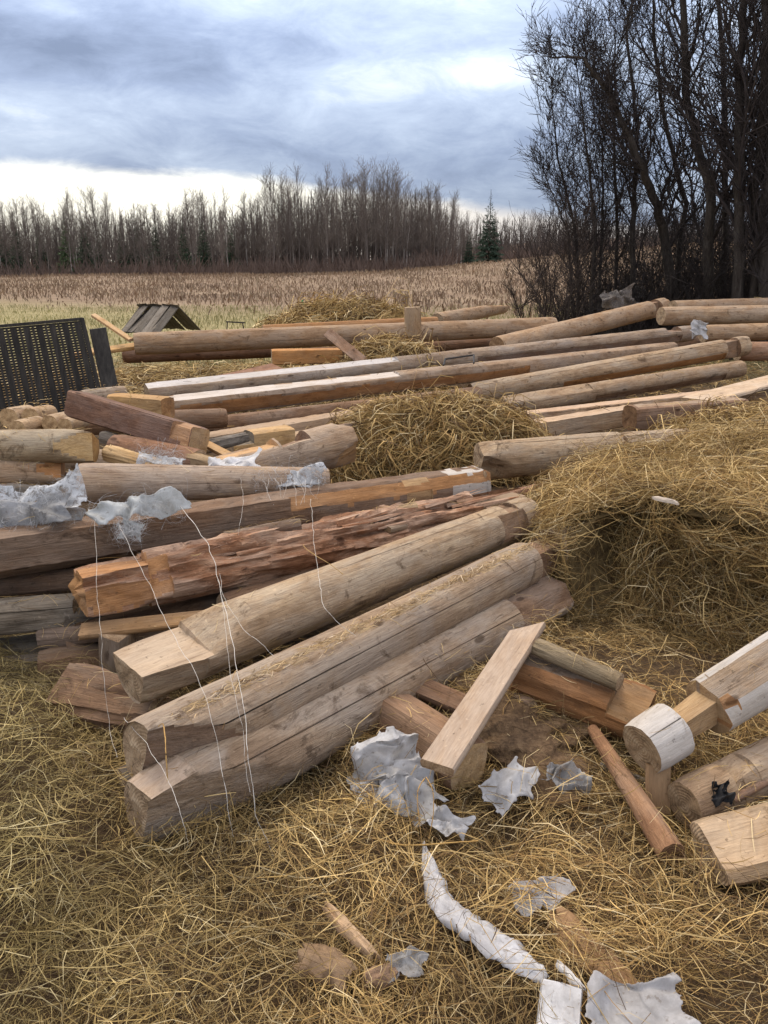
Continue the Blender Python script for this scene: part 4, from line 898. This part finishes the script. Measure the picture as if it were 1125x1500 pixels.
# iron staple
tp = [(650, 535, .655), (652, 526, .70), (694, 520, .72), (694, 532, .67)]
V, F = [], []
P = [at(*p) for p in tp]
for i in range(3):
    v_, f_ = tube_curve([P[i], P[i + 1]], .011, 6, 2); F += [tuple(k + len(V) for k in f) for f in f_]; V += v_
me = bpy.data.meshes.new('iron_staple'); me.from_pydata([v - P[0] for v in V], [], F); me.materials.append(M['iron'])
so = link('iron_staple', me); so.location = P[0]; tag(so, 'dark iron staple driven into the bluish grey log', 'staple')

# ------------------------------------------------------------------ fence
fence = empty('lattice_fence', at_y(60, 610, 8.4)); tag(fence, 'dark lattice fence panel with leaning post at the left', 'fence')
O = fence.location
TL, TR, BL, BR = (at_y(*c) - O for c in ((-70, 484, 8.1), (121, 467, 8.5), (-40, 628, 8.1), (152, 596, 8.5)))
def qp(u_, v_): return (TL.lerp(TR, u_)).lerp(BL.lerp(BR, u_), v_)
nrm = (TR - TL).cross(BL - TL).normalized()
if nrm.y > 0: nrm = -nrm
def bar(name, a, b_, w_, t_, off, mat='slat', tint=(1, 1, 1), parent=fence):
    a = a + nrm * off; b_ = b_ + nrm * off
    d = (b_ - a).normalized(); sx = d.cross(nrm).normalized()
    V = []
    for p in (a, b_):
        for (i, j) in ((-1, -1), (1, -1), (1, 1), (-1, 1)): V.append(p + sx * i * w_ / 2 + nrm * j * t_ / 2)
    me = bpy.data.meshes.new(name); me.from_pydata(V, [], [(0, 1, 2, 3), (7, 6, 5, 4), (0, 4, 5, 1), (1, 5, 6, 2), (2, 6, 7, 3), (3, 7, 4, 0)]); me.materials.append(M[mat])
    return link(name, me, parent, None, tint)
fr = random.Random(3)
for k in range(10):
    u_ = (k + .5) / 10
    bar('slat', qp(u_ - .0, .02), qp(u_ + fr.uniform(-.004, .004), .99), .062, .014, 0, tint=(1, 1, 1) if k % 2 else (.8, .8, .8))
for k in range(10):
    for dlt in (.0,):
        u_ = (k + 1.0) / 10
        if u_ < .99: bar('thin_slat', qp(u_, .02), qp(u_, .99), .022, .010, .002)
for k in range(34): bar('crossbar', qp(.0, .03 + k * .0285), qp(.985, .03 + k * .0285), .019, .006, -.014, tint=(fr.uniform(.7, 1.3),) * 3)
bar('top_rail', qp(-.02, .0), qp(1.0, .0), .03, .03, .004); bar('side_rail', qp(.995, -.01), qp(.995, 1.0), .045, .03, .006)
pa, pb = at_y(143, 481, 8.7) - O, at_y(168, 600, 8.5) - O
bar('post', pa, pb, .17, .07, 0)

# ------------------------------------------------------------------ odds and ends behind the logs
hut = empty('board_heap', at(232, 505, .0) * .0 + Vector((-5.6, 20.0, .25))); tag(hut, 'small heap of weathered grey boards leaning together in the grass', 'board heap')
hr = random.Random(9)
bx0 = hut.location
def free_board(parent, a, b_, w_, t_, roll, mat, tint):
    o = make_board('board', '', a, b_, w_, t_, mat, tint, roll, cat_parent=parent); o.matrix_local = basis(a, b_); return o
for i in range(12):
    f = i / 11
    free_board(hut, Vector((-.75 + hr.uniform(-.08, .08), -.5 + f * 1.1, .05)), Vector((.12 + hr.uniform(-.1, .05), -.5 + f * 1.1, .90 - hr.uniform(0, .2))), .25, .035, hr.uniform(-.2, .2), 'greywood', (hr.uniform(.6, 1.1),) * 3)
for i in range(5):
    f = i / 4
    free_board(hut, Vector((.85 + hr.uniform(-.08, .1), -.5 + f * 1.1, .05)), Vector((.02, -.5 + f * 1.1, .92)), .30, .035, hr.uniform(-.2, .2), 'greywood', (hr.uniform(.5, .9),) * 3)
hut.location = at_y(235, 487, 20.0); hut.rotation_euler = (0, 0, R(62)); hut.scale = (.9, .95, .72)
stand = empty('sawhorse', at_y(345, 487, 20.0)); tag(stand, 'thin dark low frame standing in the far grass', 'frame')
stand.scale = (.62, .62, .8)
for a, b_ in (((-.35, 0, 0), (-.3, 0, .32)), ((.35, 0, 0), (.3, 0, .28))): bar('leg', Vector(a) , Vector(b_), .04, .04, 0, 'iron', parent=stand)
bar('beam', Vector((-.36, 0, .32)), Vector((.4, 0, .29)), .04, .04, 0, 'iron', parent=stand)
bot = bpy.data.meshes.new('green_bottle'); bm = bmesh.new()
prof = [(.0, 0), (.06, .0), (.065, .02), (.065, .18), (.03, .25), (.026, .33), (.0, .33)]
vs_ = [[bm.verts.new((r0 * math.cos(2 * math.pi * k / 12), r0 * math.sin(2 * math.pi * k / 12), z0)) for k in range(12)] for r0, z0 in prof[1:-1]]
for a, b_ in zip(vs_, vs_[1:]):
    for k in range(12): bm.faces.new((a[k], a[(k + 1) % 12], b_[(k + 1) % 12], b_[k]))
bm.faces.new(list(reversed(vs_[0]))); bm.faces.new(vs_[-1]); bm.to_mesh(bot); bm.free()
bo = link('green_bottle', bot, None, M['green']); bo.location = at_y(447, 459, 20.5); bo.rotation_euler = (0, R(-12), 0); tag(bo, 'tiny green bottle standing in the grass behind the far logs', 'bottle')
for i, (x_, y_, a_s, b_s, sd3) in enumerate(((902, 446, .62, .40, 41), (930, 436, .40, .30, 43))):
    rag('grey_tarp', ('larger crumpled grey tarp', 'smaller crumpled grey tarp end')[i] + ' heaped behind the raised far log', x_, y_, 1.12, a_s, b_s, R(10), .32, 'greyfilm', sd3, 1.0, 'tarp', .2, 40, 'grey tarps', 1.2, (.62, .56, .52), .003)
# ------------------------------------------------------------------ trees
def tubes(segs, sides):
    """(p0, p1, r0, r1) -> verts, quads"""
    s = np.array([(*a, *b_, r0, r1) for a, b_, r0, r1 in segs], np.float32)
    p0, p1, r0, r1 = s[:, :3], s[:, 3:6], s[:, 6], s[:, 7]
    d = p1 - p0; d /= np.linalg.norm(d, axis=1, keepdims=True) + 1e-9
    ref = np.where(np.abs(d[:, 2:3]) > .9, np.array([[1., 0, 0]]), np.array([[0, 0, 1.]]))
    a = np.cross(d, ref); a /= np.linalg.norm(a, axis=1, keepdims=True) + 1e-9; b_ = np.cross(d, a)
    n = len(s); V = np.empty((n, 2, sides, 3), np.float32)
    for j in range(sides):
        t = 2 * math.pi * j / sides; o_ = a * math.cos(t) + b_ * math.sin(t)
        V[:, 0, j] = p0 + o_ * r0[:, None]; V[:, 1, j] = p1 + o_ * r1[:, None]
    base = np.arange(n)[:, None] * 2 * sides; j = np.arange(sides)[None]; j2 = (j + 1) % sides
    F = np.stack([base + j, base + j2, base + sides + j2, base + sides + j], -1).reshape(-1, 4)
    return V.reshape(-1, 3), F
def stem_mesh(name, stems, sides):
    V, F = [], []
    for C, rad in stems:
        b0 = len(V)
        for i, c_ in enumerate(C):
            d = (C[min(i + 1, len(C) - 1)] - C[max(i - 1, 0)]).normalized(); a = Vector((0, 1, 0)).cross(d).normalized(); b_ = d.cross(a)
            for j in range(sides):
                t = 2 * math.pi * j / sides; V.append(c_ + (a * math.cos(t) + b_ * math.sin(t)) * rad[i])
        F += [(b0 + i * sides + j, b0 + i * sides + (j + 1) % sides, b0 + (i + 1) * sides + (j + 1) % sides, b0 + (i + 1) * sides + j) for i in range(len(C) - 1) for j in range(sides)]
    return np_mesh(name, [tuple(v) for v in V], F, 4, True)
def grow(rnd, paths, radii, nbranch, levels, spread=.75, upb=.25, blen=.42, twigr=.006, droop=0.0, start=.18):
    """main stems follow paths; returns stem segments and branch segments"""
    stems, twigs = [], []
    def walk(p, d, L, r, lev):
        n = 5 if lev == 1 else 4 if lev == 2 else 2
        q_ = p.copy(); st = L / n
        for k in range(n):
            d = (d + Vector((rnd.gauss(0, .17), rnd.gauss(0, .17), rnd.gauss(0, .13) + upb * .22 - droop * lev * .05))).normalized()
            p2 = q_ + d * st; ra, rb = r * (1 - .75 * k / n), r * (1 - .75 * (k + 1) / n)
            twigs.append((tuple(q_), tuple(p2), max(ra, twigr * .6), max(rb, twigr * .45)))
            if lev < levels:
                m_ = 2 if lev == 1 else (2 if rnd.random() < .5 else 1)
                for _ in range(m_):
                    ax = Vector((rnd.gauss(0, 1), rnd.gauss(0, 1), rnd.gauss(0, .7))); ax = (ax - d * ax.dot(d)).normalized()
                    dd = (d + ax * rnd.uniform(.5, 1.0)).normalized()
                    walk(q_ + d * st * rnd.random(), dd, L * rnd.uniform(.38, .62), max(r * .5, twigr), lev + 1)
            q_ = p2
    for path, (r0, r1) in zip(paths, radii):
        P = [Vector(p) for p in path]; C = []
        for i in range(len(P) - 1):
            for k in range(6): C.append(P[i].lerp(P[i + 1], k / 6) + (Vector((rnd.gauss(0, r0 * .22), rnd.gauss(0, r0 * .22), 0)) if i + k else Vector()))
        C.append(P[-1]); n = len(C) - 1; tot = sum((C[i + 1] - C[i]).length for i in range(n))
        for i in range(n):
            pass
        stems.append((C, [(r0 + (r1 - r0) * i / n) * (1 + .22 * max(0, 1 - 8 * i / n)) for i in range(n + 1)]))
        for k in range(nbranch):
            f = start + (1 - start) * (k + rnd.random()) / nbranch; i = min(n - 1, int(f * n)); d0 = (C[i + 1] - C[i]).normalized()
            a = rnd.uniform(0, 6.283); ax = Vector((math.cos(a), math.sin(a), 0))
            d = (d0 * (1 - spread * .5) + ax * spread + Vector((0, 0, upb))).normalized()
            walk(C[i].lerp(C[i + 1], rnd.random()), d, tot * blen * (1.1 - .62 * f) * rnd.uniform(.6, 1.15), max(twigr, (r0 + (r1 - r0) * f) * .42), 1)
    return stems, twigs
def tree_obj(name, label, loc, stems, twigs, group, cat='tree', sides=7, tmat='bark', cmat='twig', tint=(1, 1, 1)):
    root = empty(name, loc); tag(root, label, cat, group)
    t_ = link('trunk', stem_mesh('trunk', stems, sides), root, M[tmat], tint)
    v_, f_ = tubes(twigs, 3); c_ = link('crown', np_mesh('crown', v_, f_, 4, False), root, M[cmat], tint)
    return root
def pxpath(Y, pts, base): 
    return [at_y(x_, y_, Y) - base for x_, y_ in pts]
TR = [  # distance, stem paths in the photo, radii, label
    (15.5, [[(852, 470), (845, 350), (822, 230), (800, 120)], [(846, 470), (828, 340), (800, 240)]], [(.05, .012), (.04, .01)], 12, 'slender two-stemmed bare tree at the outer edge of the thicket'),
    (15.0, [[(868, 470), (870, 330), (852, 200), (838, 90)], [(880, 470), (890, 300), (885, 160)]], [(.055, .012), (.05, .012)], 12, 'slim bare tree with close upright stems beside the outermost one'),
    (14.5, [[(1002, 470), (975, 330), (930, 250), (895, 150), (850, 90), (800, 78)]], [(.13, .012)], 26, 'bare tree whose trunk leans and arches over towards the field'),
    (14.0, [[(1040, 470), (1030, 300), (1010, 130), (985, -60), (970, -200)]], [(.13, .05)], 22, 'straight dark bare tree in the middle of the thicket'),
    (15.0, [[(930, 470), (925, 330), (935, 180), (925, 40), (935, -80)]], [(.075, .02)], 18, 'bare tree standing behind the leaning trunk'),
    (13.0, [[(1085, 480), (1076, 300), (1082, 100), (1085, -120), (1080, -280)], [(1095, 480), (1110, 250), (1130, 20), (1150, -150)]], [(.125, .05), (.085, .035)], 24, 'thick twin-trunked dark bare tree near the right edge'),
    (12.5, [[(1135, 480), (1122, 280), (1120, 60), (1105, -200)], [(1150, 480), (1165, 240), (1185, 0)]], [(.135, .06), (.085, .035)], 24, 'thickest dark bare tree cut by the right edge'),
    (16.0, [[(985, 470), (1000, 300), (965, 140), (955, 20), (960, -100)]], [(.08, .02)], 18, 'bare tree with a kinked trunk between leaning and straight trees'),
    (16.5, [[(900, 470), (905, 340), (893, 230), (905, 110), (898, 20)]], [(.055, .012)], 16, 'thin bare tree rising inside the thicket left of centre'),
    (16.0, [[(1060, 470), (1052, 320), (1060, 160), (1040, -40), (1045, -180)]], [(.10, .03)], 18, 'bare tree half hidden behind the straight dark one'),
]
for i, (Y_, paths, rad, nb, lab) in enumerate(TR):
    Y_ += 3.0; rad = [(a * .92, b_ * .6) for a, b_ in rad]
    rnd = random.Random(40 + i)
    base = at_y(paths[0][0][0], paths[0][0][1], Y_); base.z = float(gz(base.x, base.y)) - .05
    PP = [pxpath(Y_, p, base) for p in paths]
    for p in PP: p[0].z = 0.0
    for p in PP:
        for k in range(1, len(p)): p[k].y += rnd.uniform(-.5, .5)
    st, tw = grow(rnd, PP, rad, nb + (6 if i < 2 else 2), 3, .62, .42, {0: .33, 1: .33, 2: .22, 8: .31, 4: .28}.get(i, .29), .0058, .0, .14)
    tree_obj('bare_tree', lab, base, st, tw, 'bare trees of the thicket', tint=(.80, .78, .82))
# shrubs of the thicket edge
for i, (x_, Y_, h_, lab) in enumerate(((800, 17.5, 2.3, 'sparse small bare shrub at the field edge of the thicket'), (828, 16.5, 2.8, 'bare shrub at the foot of the outermost tree'), (778, 19.5, 1.8, 'lowest bare shrub standing in the dry field'))):
    rnd = random.Random(90 + i); base = at_y(x_, 430, Y_); base.z = float(gz(base.x, base.y)) - .03
    PP = [[Vector((0, 0, 0)), Vector((rnd.gauss(0, .25), rnd.gauss(0, .2), h_ * .5)), Vector((rnd.gauss(0, .55), rnd.gauss(0, .4), h_))] for _ in range(5)]
    st, tw = grow(rnd, PP, [(.016, .005)] * 5, 9, 2, .6, .45, .40, .005)
    tree_obj('bare_shrub', lab, base, st, tw, 'bare shrubs', 'shrub', 5, 'twig', 'twig', (.95, .85, .8))
# dense dark undergrowth below the trees
rnd = random.Random(7); sg = []
for i in range(2500):
    x_ = rnd.uniform(4.2, 13.0); y_ = rnd.uniform(16.3, 22); h_ = rnd.uniform(1.3, 3.9) * min(1, .42 + (x_ - 4.2) * .2)
    p = Vector((x_, y_, float(gz(x_, y_)))); d = Vector((rnd.gauss(0, .28), rnd.gauss(0, .28), 1)).normalized(); r0 = rnd.uniform(.006, .018)
    for k in range(4):
        p2 = p + d * h_ / 4; sg.append((tuple(p), tuple(p2), r0 * (1 - .2 * k), r0 * (.8 - .2 * k)))
        for _ in range(2):
            dd = (d + Vector((rnd.gauss(0, .8), rnd.gauss(0, .8), rnd.gauss(0, .5)))).normalized(); sg.append((tuple(p), tuple(p + dd * h_ * rnd.uniform(.10, .3)), .007, .003))
        d = (d + Vector((rnd.gauss(0, .15), rnd.gauss(0, .15), 0))).normalized(); p = p2
v_, f_ = tubes(sg, 3)
tag(link('undergrowth', np_mesh('undergrowth', v_, f_, 4), None, M['twig'], (.62, .6, .6)), 'dense dark tangle of stems under the bare trees', 'undergrowth', kind='stuff')

# ------------------------------------------------------------------ far forest
protos = []
for i in range(8):
    rnd = random.Random(200 + i); h_ = 1.0
    lean = Vector((rnd.gauss(0, .02), rnd.gauss(0, .02), 0))
    path = [Vector((0, 0, 0)), lean * .3 + Vector((0, 0, .35)), lean + Vector((0, 0, .7)), lean * 1.5 + Vector((0, 0, 1))]
    st, tw = grow(rnd, [path], [(.0070, .0012)], 40, 2, .62, .62, .25, .0009, .0, .22)
    mt = stem_mesh('trunk', st, 5); v_, f_ = tubes(tw, 3); mc = np_mesh('crown', v_, f_, 4)
    mc.materials.append(M['fartwig'])
    mt2 = mt.copy(); mt.materials.append(M['birch']); mt2.materials.append(M['fartwig'])
    protos.append((mt, mt2, mc))
rnd = random.Random(31)
def far_tree(px, Y_, h_, kind, label):
    base = at_y(px, 400, Y_); base.z = float(gz(base.x, base.y)) - .1
    root = empty('birch_tree' if kind else 'alder_tree', base); ws = rnd.uniform(1.0, 1.7); root.scale = (h_ * ws, h_ * ws, h_); root.rotation_euler = (0, 0, rnd.uniform(0, 6.28))
    tag(root, label, 'tree', 'bare trees of the far wood')
    p = rnd.choice(protos); t = rnd.uniform(.8, 1.25)
    link('trunk', p[0] if kind else p[1], root, None, (t, t, t)); link('crown', p[2], root, None, (t, t * .98, t * .95))
def prof_h(px):
    """height of the wood along the picture, metres at 130 m"""
    pts = [(-60, 10.5), (0, 10.5), (60, 9.5), (130, 10.5), (240, 9.6), (330, 10.2), (400, 11.5), (440, 13.2), (560, 12.6), (640, 11), (668, 7.5), (720, 6), (780, 6.5), (860, 6), (1200, 7)]
    return float(np.interp(px, [p[0] for p in pts], [p[1] for p in pts]))
for i in range(225):
    px = -30 + 720 * (i + rnd.random()) / 225
    Y_ = rnd.uniform(122, 150); h_ = prof_h(px) * Y_ / 130 * rnd.uniform(.62, 1.2)
    birch = rnd.random() < (.24 if px > 380 else .2)
    sec = 'in the low left stretch of the far wood' if px < 280 else 'in the rising stretch of the far wood' if px < 410 else 'in the tallest stretch of the far wood' if px < 640 else 'at the thinning right end of the far wood'
    far_tree(px, Y_, h_, birch, ('pale-stemmed bare birch ' if birch else 'brown bare tree ') + sec)
for i in range(14):
    px = 690 + 150 * (i + rnd.random()) / 14
    far_tree(px, rnd.uniform(170, 200), rnd.uniform(7, 11), False, 'small bare tree on the rise beyond the lone spruce')
# spruces
def spruce(px, Y_, h_, label, seed, tint=(1, 1, 1), wide=.24):
    r0 = random.Random(seed); base = at_y(px, 400, Y_); base.z = float(gz(base.x, base.y)) - .1
    root = empty('spruce_tree', base); tag(root, label, 'tree', 'spruces of the far wood')
    v_, f_ = tubes([((0, 0, 0), (0, 0, h_), h_ * .014, h_ * .002)], 6); link('trunk', np_mesh('trunk', v_, f_, 4), root, M['bark'], (1.2, 1.1, 1))
    V, F = [], []
    for k in range(1500):
        f = 1 - math.sqrt(r0.random()); z_ = h_ * (.08 + .92 * f); rr_ = h_ * wide * (1 - f) * (.75 + .25 * math.sin(f * 70)) + .03; a = r0.uniform(0, 6.28); rad = rr_ * r0.uniform(.25, 1.0)
        c_ = Vector((math.cos(a) * rad, math.sin(a) * rad, z_ - rad * .30)); l_ = h_ * .030 * (1.15 - f) * r0.uniform(.6, 1.4)
        o_ = Vector((math.cos(a + r0.gauss(0, .5)), math.sin(a + r0.gauss(0, .5)), r0.uniform(-.6, .1))) * l_; w_ = Vector((-math.sin(a), math.cos(a), r0.gauss(0, .4))) * l_ * .45
        b0 = len(V); V += [c_ - w_, c_ + w_, c_ + o_ * 1.6, c_ + o_ * .4 + Vector((0, 0, l_ * .35))]; F += [(b0, b0 + 1, b0 + 2), (b0, b0 + 3, b0 + 2), (b0 + 1, b0 + 2, b0 + 3)]
    me = bpy.data.meshes.new('crown'); me.from_pydata(V, [], F); link('crown', me, root, M['needle'], tint)
spruce(715, 118, 9.8, 'lone dark pointed spruce right of the far wood', 1, (.8, .85, .9))
spruce(686, 125, 5.2, 'smaller dark spruce just left of the lone pointed one', 2, (.8, .8, .85))
spruce(102, 128, 9.6, 'greenish spruce among the birches at the far left', 3, (1.5, 1.6, 1.1))
for k, (px, Y_, h_) in enumerate(((182, 131, 8.2), (205, 133, 9.0), (272, 130, 8.6), (30, 134, 9.2), (64, 136, 8.8), (128, 135, 9.6), (150, 132, 7.6), (232, 136, 9.2), (300, 134, 9.0), (8, 131, 8.4), (340, 136, 9.0))):
    spruce(px, Y_, h_, 'dark spruce standing among the bare trees of the low left stretch', 10 + k, (.9, .95, .9), .25)
# the dense mass behind and beneath
sg = []; r0 = random.Random(55)
for i in range(6000):
    px = r0.uniform(-70, 1200); Y_ = r0.uniform(140, 175) if px < 665 else r0.uniform(190, 260)
    b0 = at_y(px, 400, Y_); z0 = float(gz(b0.x, b0.y)); hh = prof_h(px) * Y_ / 130 * r0.uniform(.5, 1.0)
    if r0.random() < .35: hh *= .5
    p = Vector((b0.x, b0.y, z0)); d = Vector((r0.gauss(0, .05), r0.gauss(0, .05), 1)).normalized(); rad = r0.uniform(.05, .12)
    sg.append((tuple(p), tuple(p + d * hh), rad, rad * .15))
    for k in range(5):
        f = r0.uniform(.12, .92); q_ = p + d * hh * f; dd = (d * .9 + Vector((r0.gauss(0, .5), r0.gauss(0, .5), r0.uniform(0, .4)))).normalized()
        sg.append((tuple(q_), tuple(q_ + dd * hh * r0.uniform(.10, .24)), .045, .018))
v_, f_ = tubes(sg, 3)
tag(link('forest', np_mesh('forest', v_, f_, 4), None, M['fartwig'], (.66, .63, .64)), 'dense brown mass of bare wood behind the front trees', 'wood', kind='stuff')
# low brush along the wood's foot
sg = []
for i in range(7000):
    px = r0.uniform(-70, 1150); Y_ = r0.uniform(114, 150) if px < 665 else r0.uniform(150, 220)
    b0 = at_y(px, 400, Y_); p = Vector((b0.x, b0.y, float(gz(b0.x, b0.y)))); hh = r0.uniform(.8, 3.2)
    for k in range(2): sg.append((tuple(p), tuple(p + Vector((r0.gauss(0, .35), r0.gauss(0, .35), 1)) * hh * r0.uniform(.5, 1)), .06, .02))
v_, f_ = tubes(sg, 3)
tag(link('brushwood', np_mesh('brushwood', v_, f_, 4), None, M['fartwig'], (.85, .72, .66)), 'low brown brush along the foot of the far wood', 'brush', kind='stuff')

# ------------------------------------------------------------------ field grass and weeds
def upright(name, label, cat, n, y0, y1, hmin, hmax, wmin, wmax, cols, seed, mask=None, p=1.0):
    r = np.random.RandomState(seed); y = y0 + (y1 - y0) * r.uniform(0, 1, n) ** p; x = r.uniform(-.60, .60, n) * y
    if mask is not None:
        k = mask(x, y, r); x, y = x[k], y[k]
    n = len(x); z = gz(x, y); hh = r.uniform(hmin, hmax, n) * (1 + .5 * snoise(x, y, seed, .5))
    hh = np.maximum(hh, hmin * .4)
    D = np.stack([r.normal(0, .35, n), r.normal(0, .35, n), np.ones(n)], 1)
    C = np.array(cols)[r.randint(0, len(cols), n)] * r.uniform(.88, 1.12, (n, 1)) * (1 + .22 * np.clip(snoise(x, y, seed + 1, .35), -1, 1))[:, None]
    o = strands(name, np.stack([x, y, z + hh * .42], 1), D, hh, r.uniform(wmin, wmax, n), C, r, None, .15, 2)
    return tag(o, label, cat, kind='stuff')
upright('field_grass', 'short yellow-green grass behind the far logs', 'grass', 21000, 14.5, 42, .06, .20, .012, .03, [(.26, .235, .09), (.31, .27, .12), (.22, .205, .078), (.37, .31, .15)], 61)
upright('dry_weeds', 'tall dry brown weeds covering the field up to the wood', 'weeds', 42000, 28, 122, .08, .42, .03, .10, [(.20, .130, .080), (.235, .158, .098), (.27, .19, .118), (.17, .108, .066), (.31, .23, .145)], 62, lambda x, y, r: r.uniform(0, 1, len(x)) < sm(28, 48, y + .55 * x), .8)
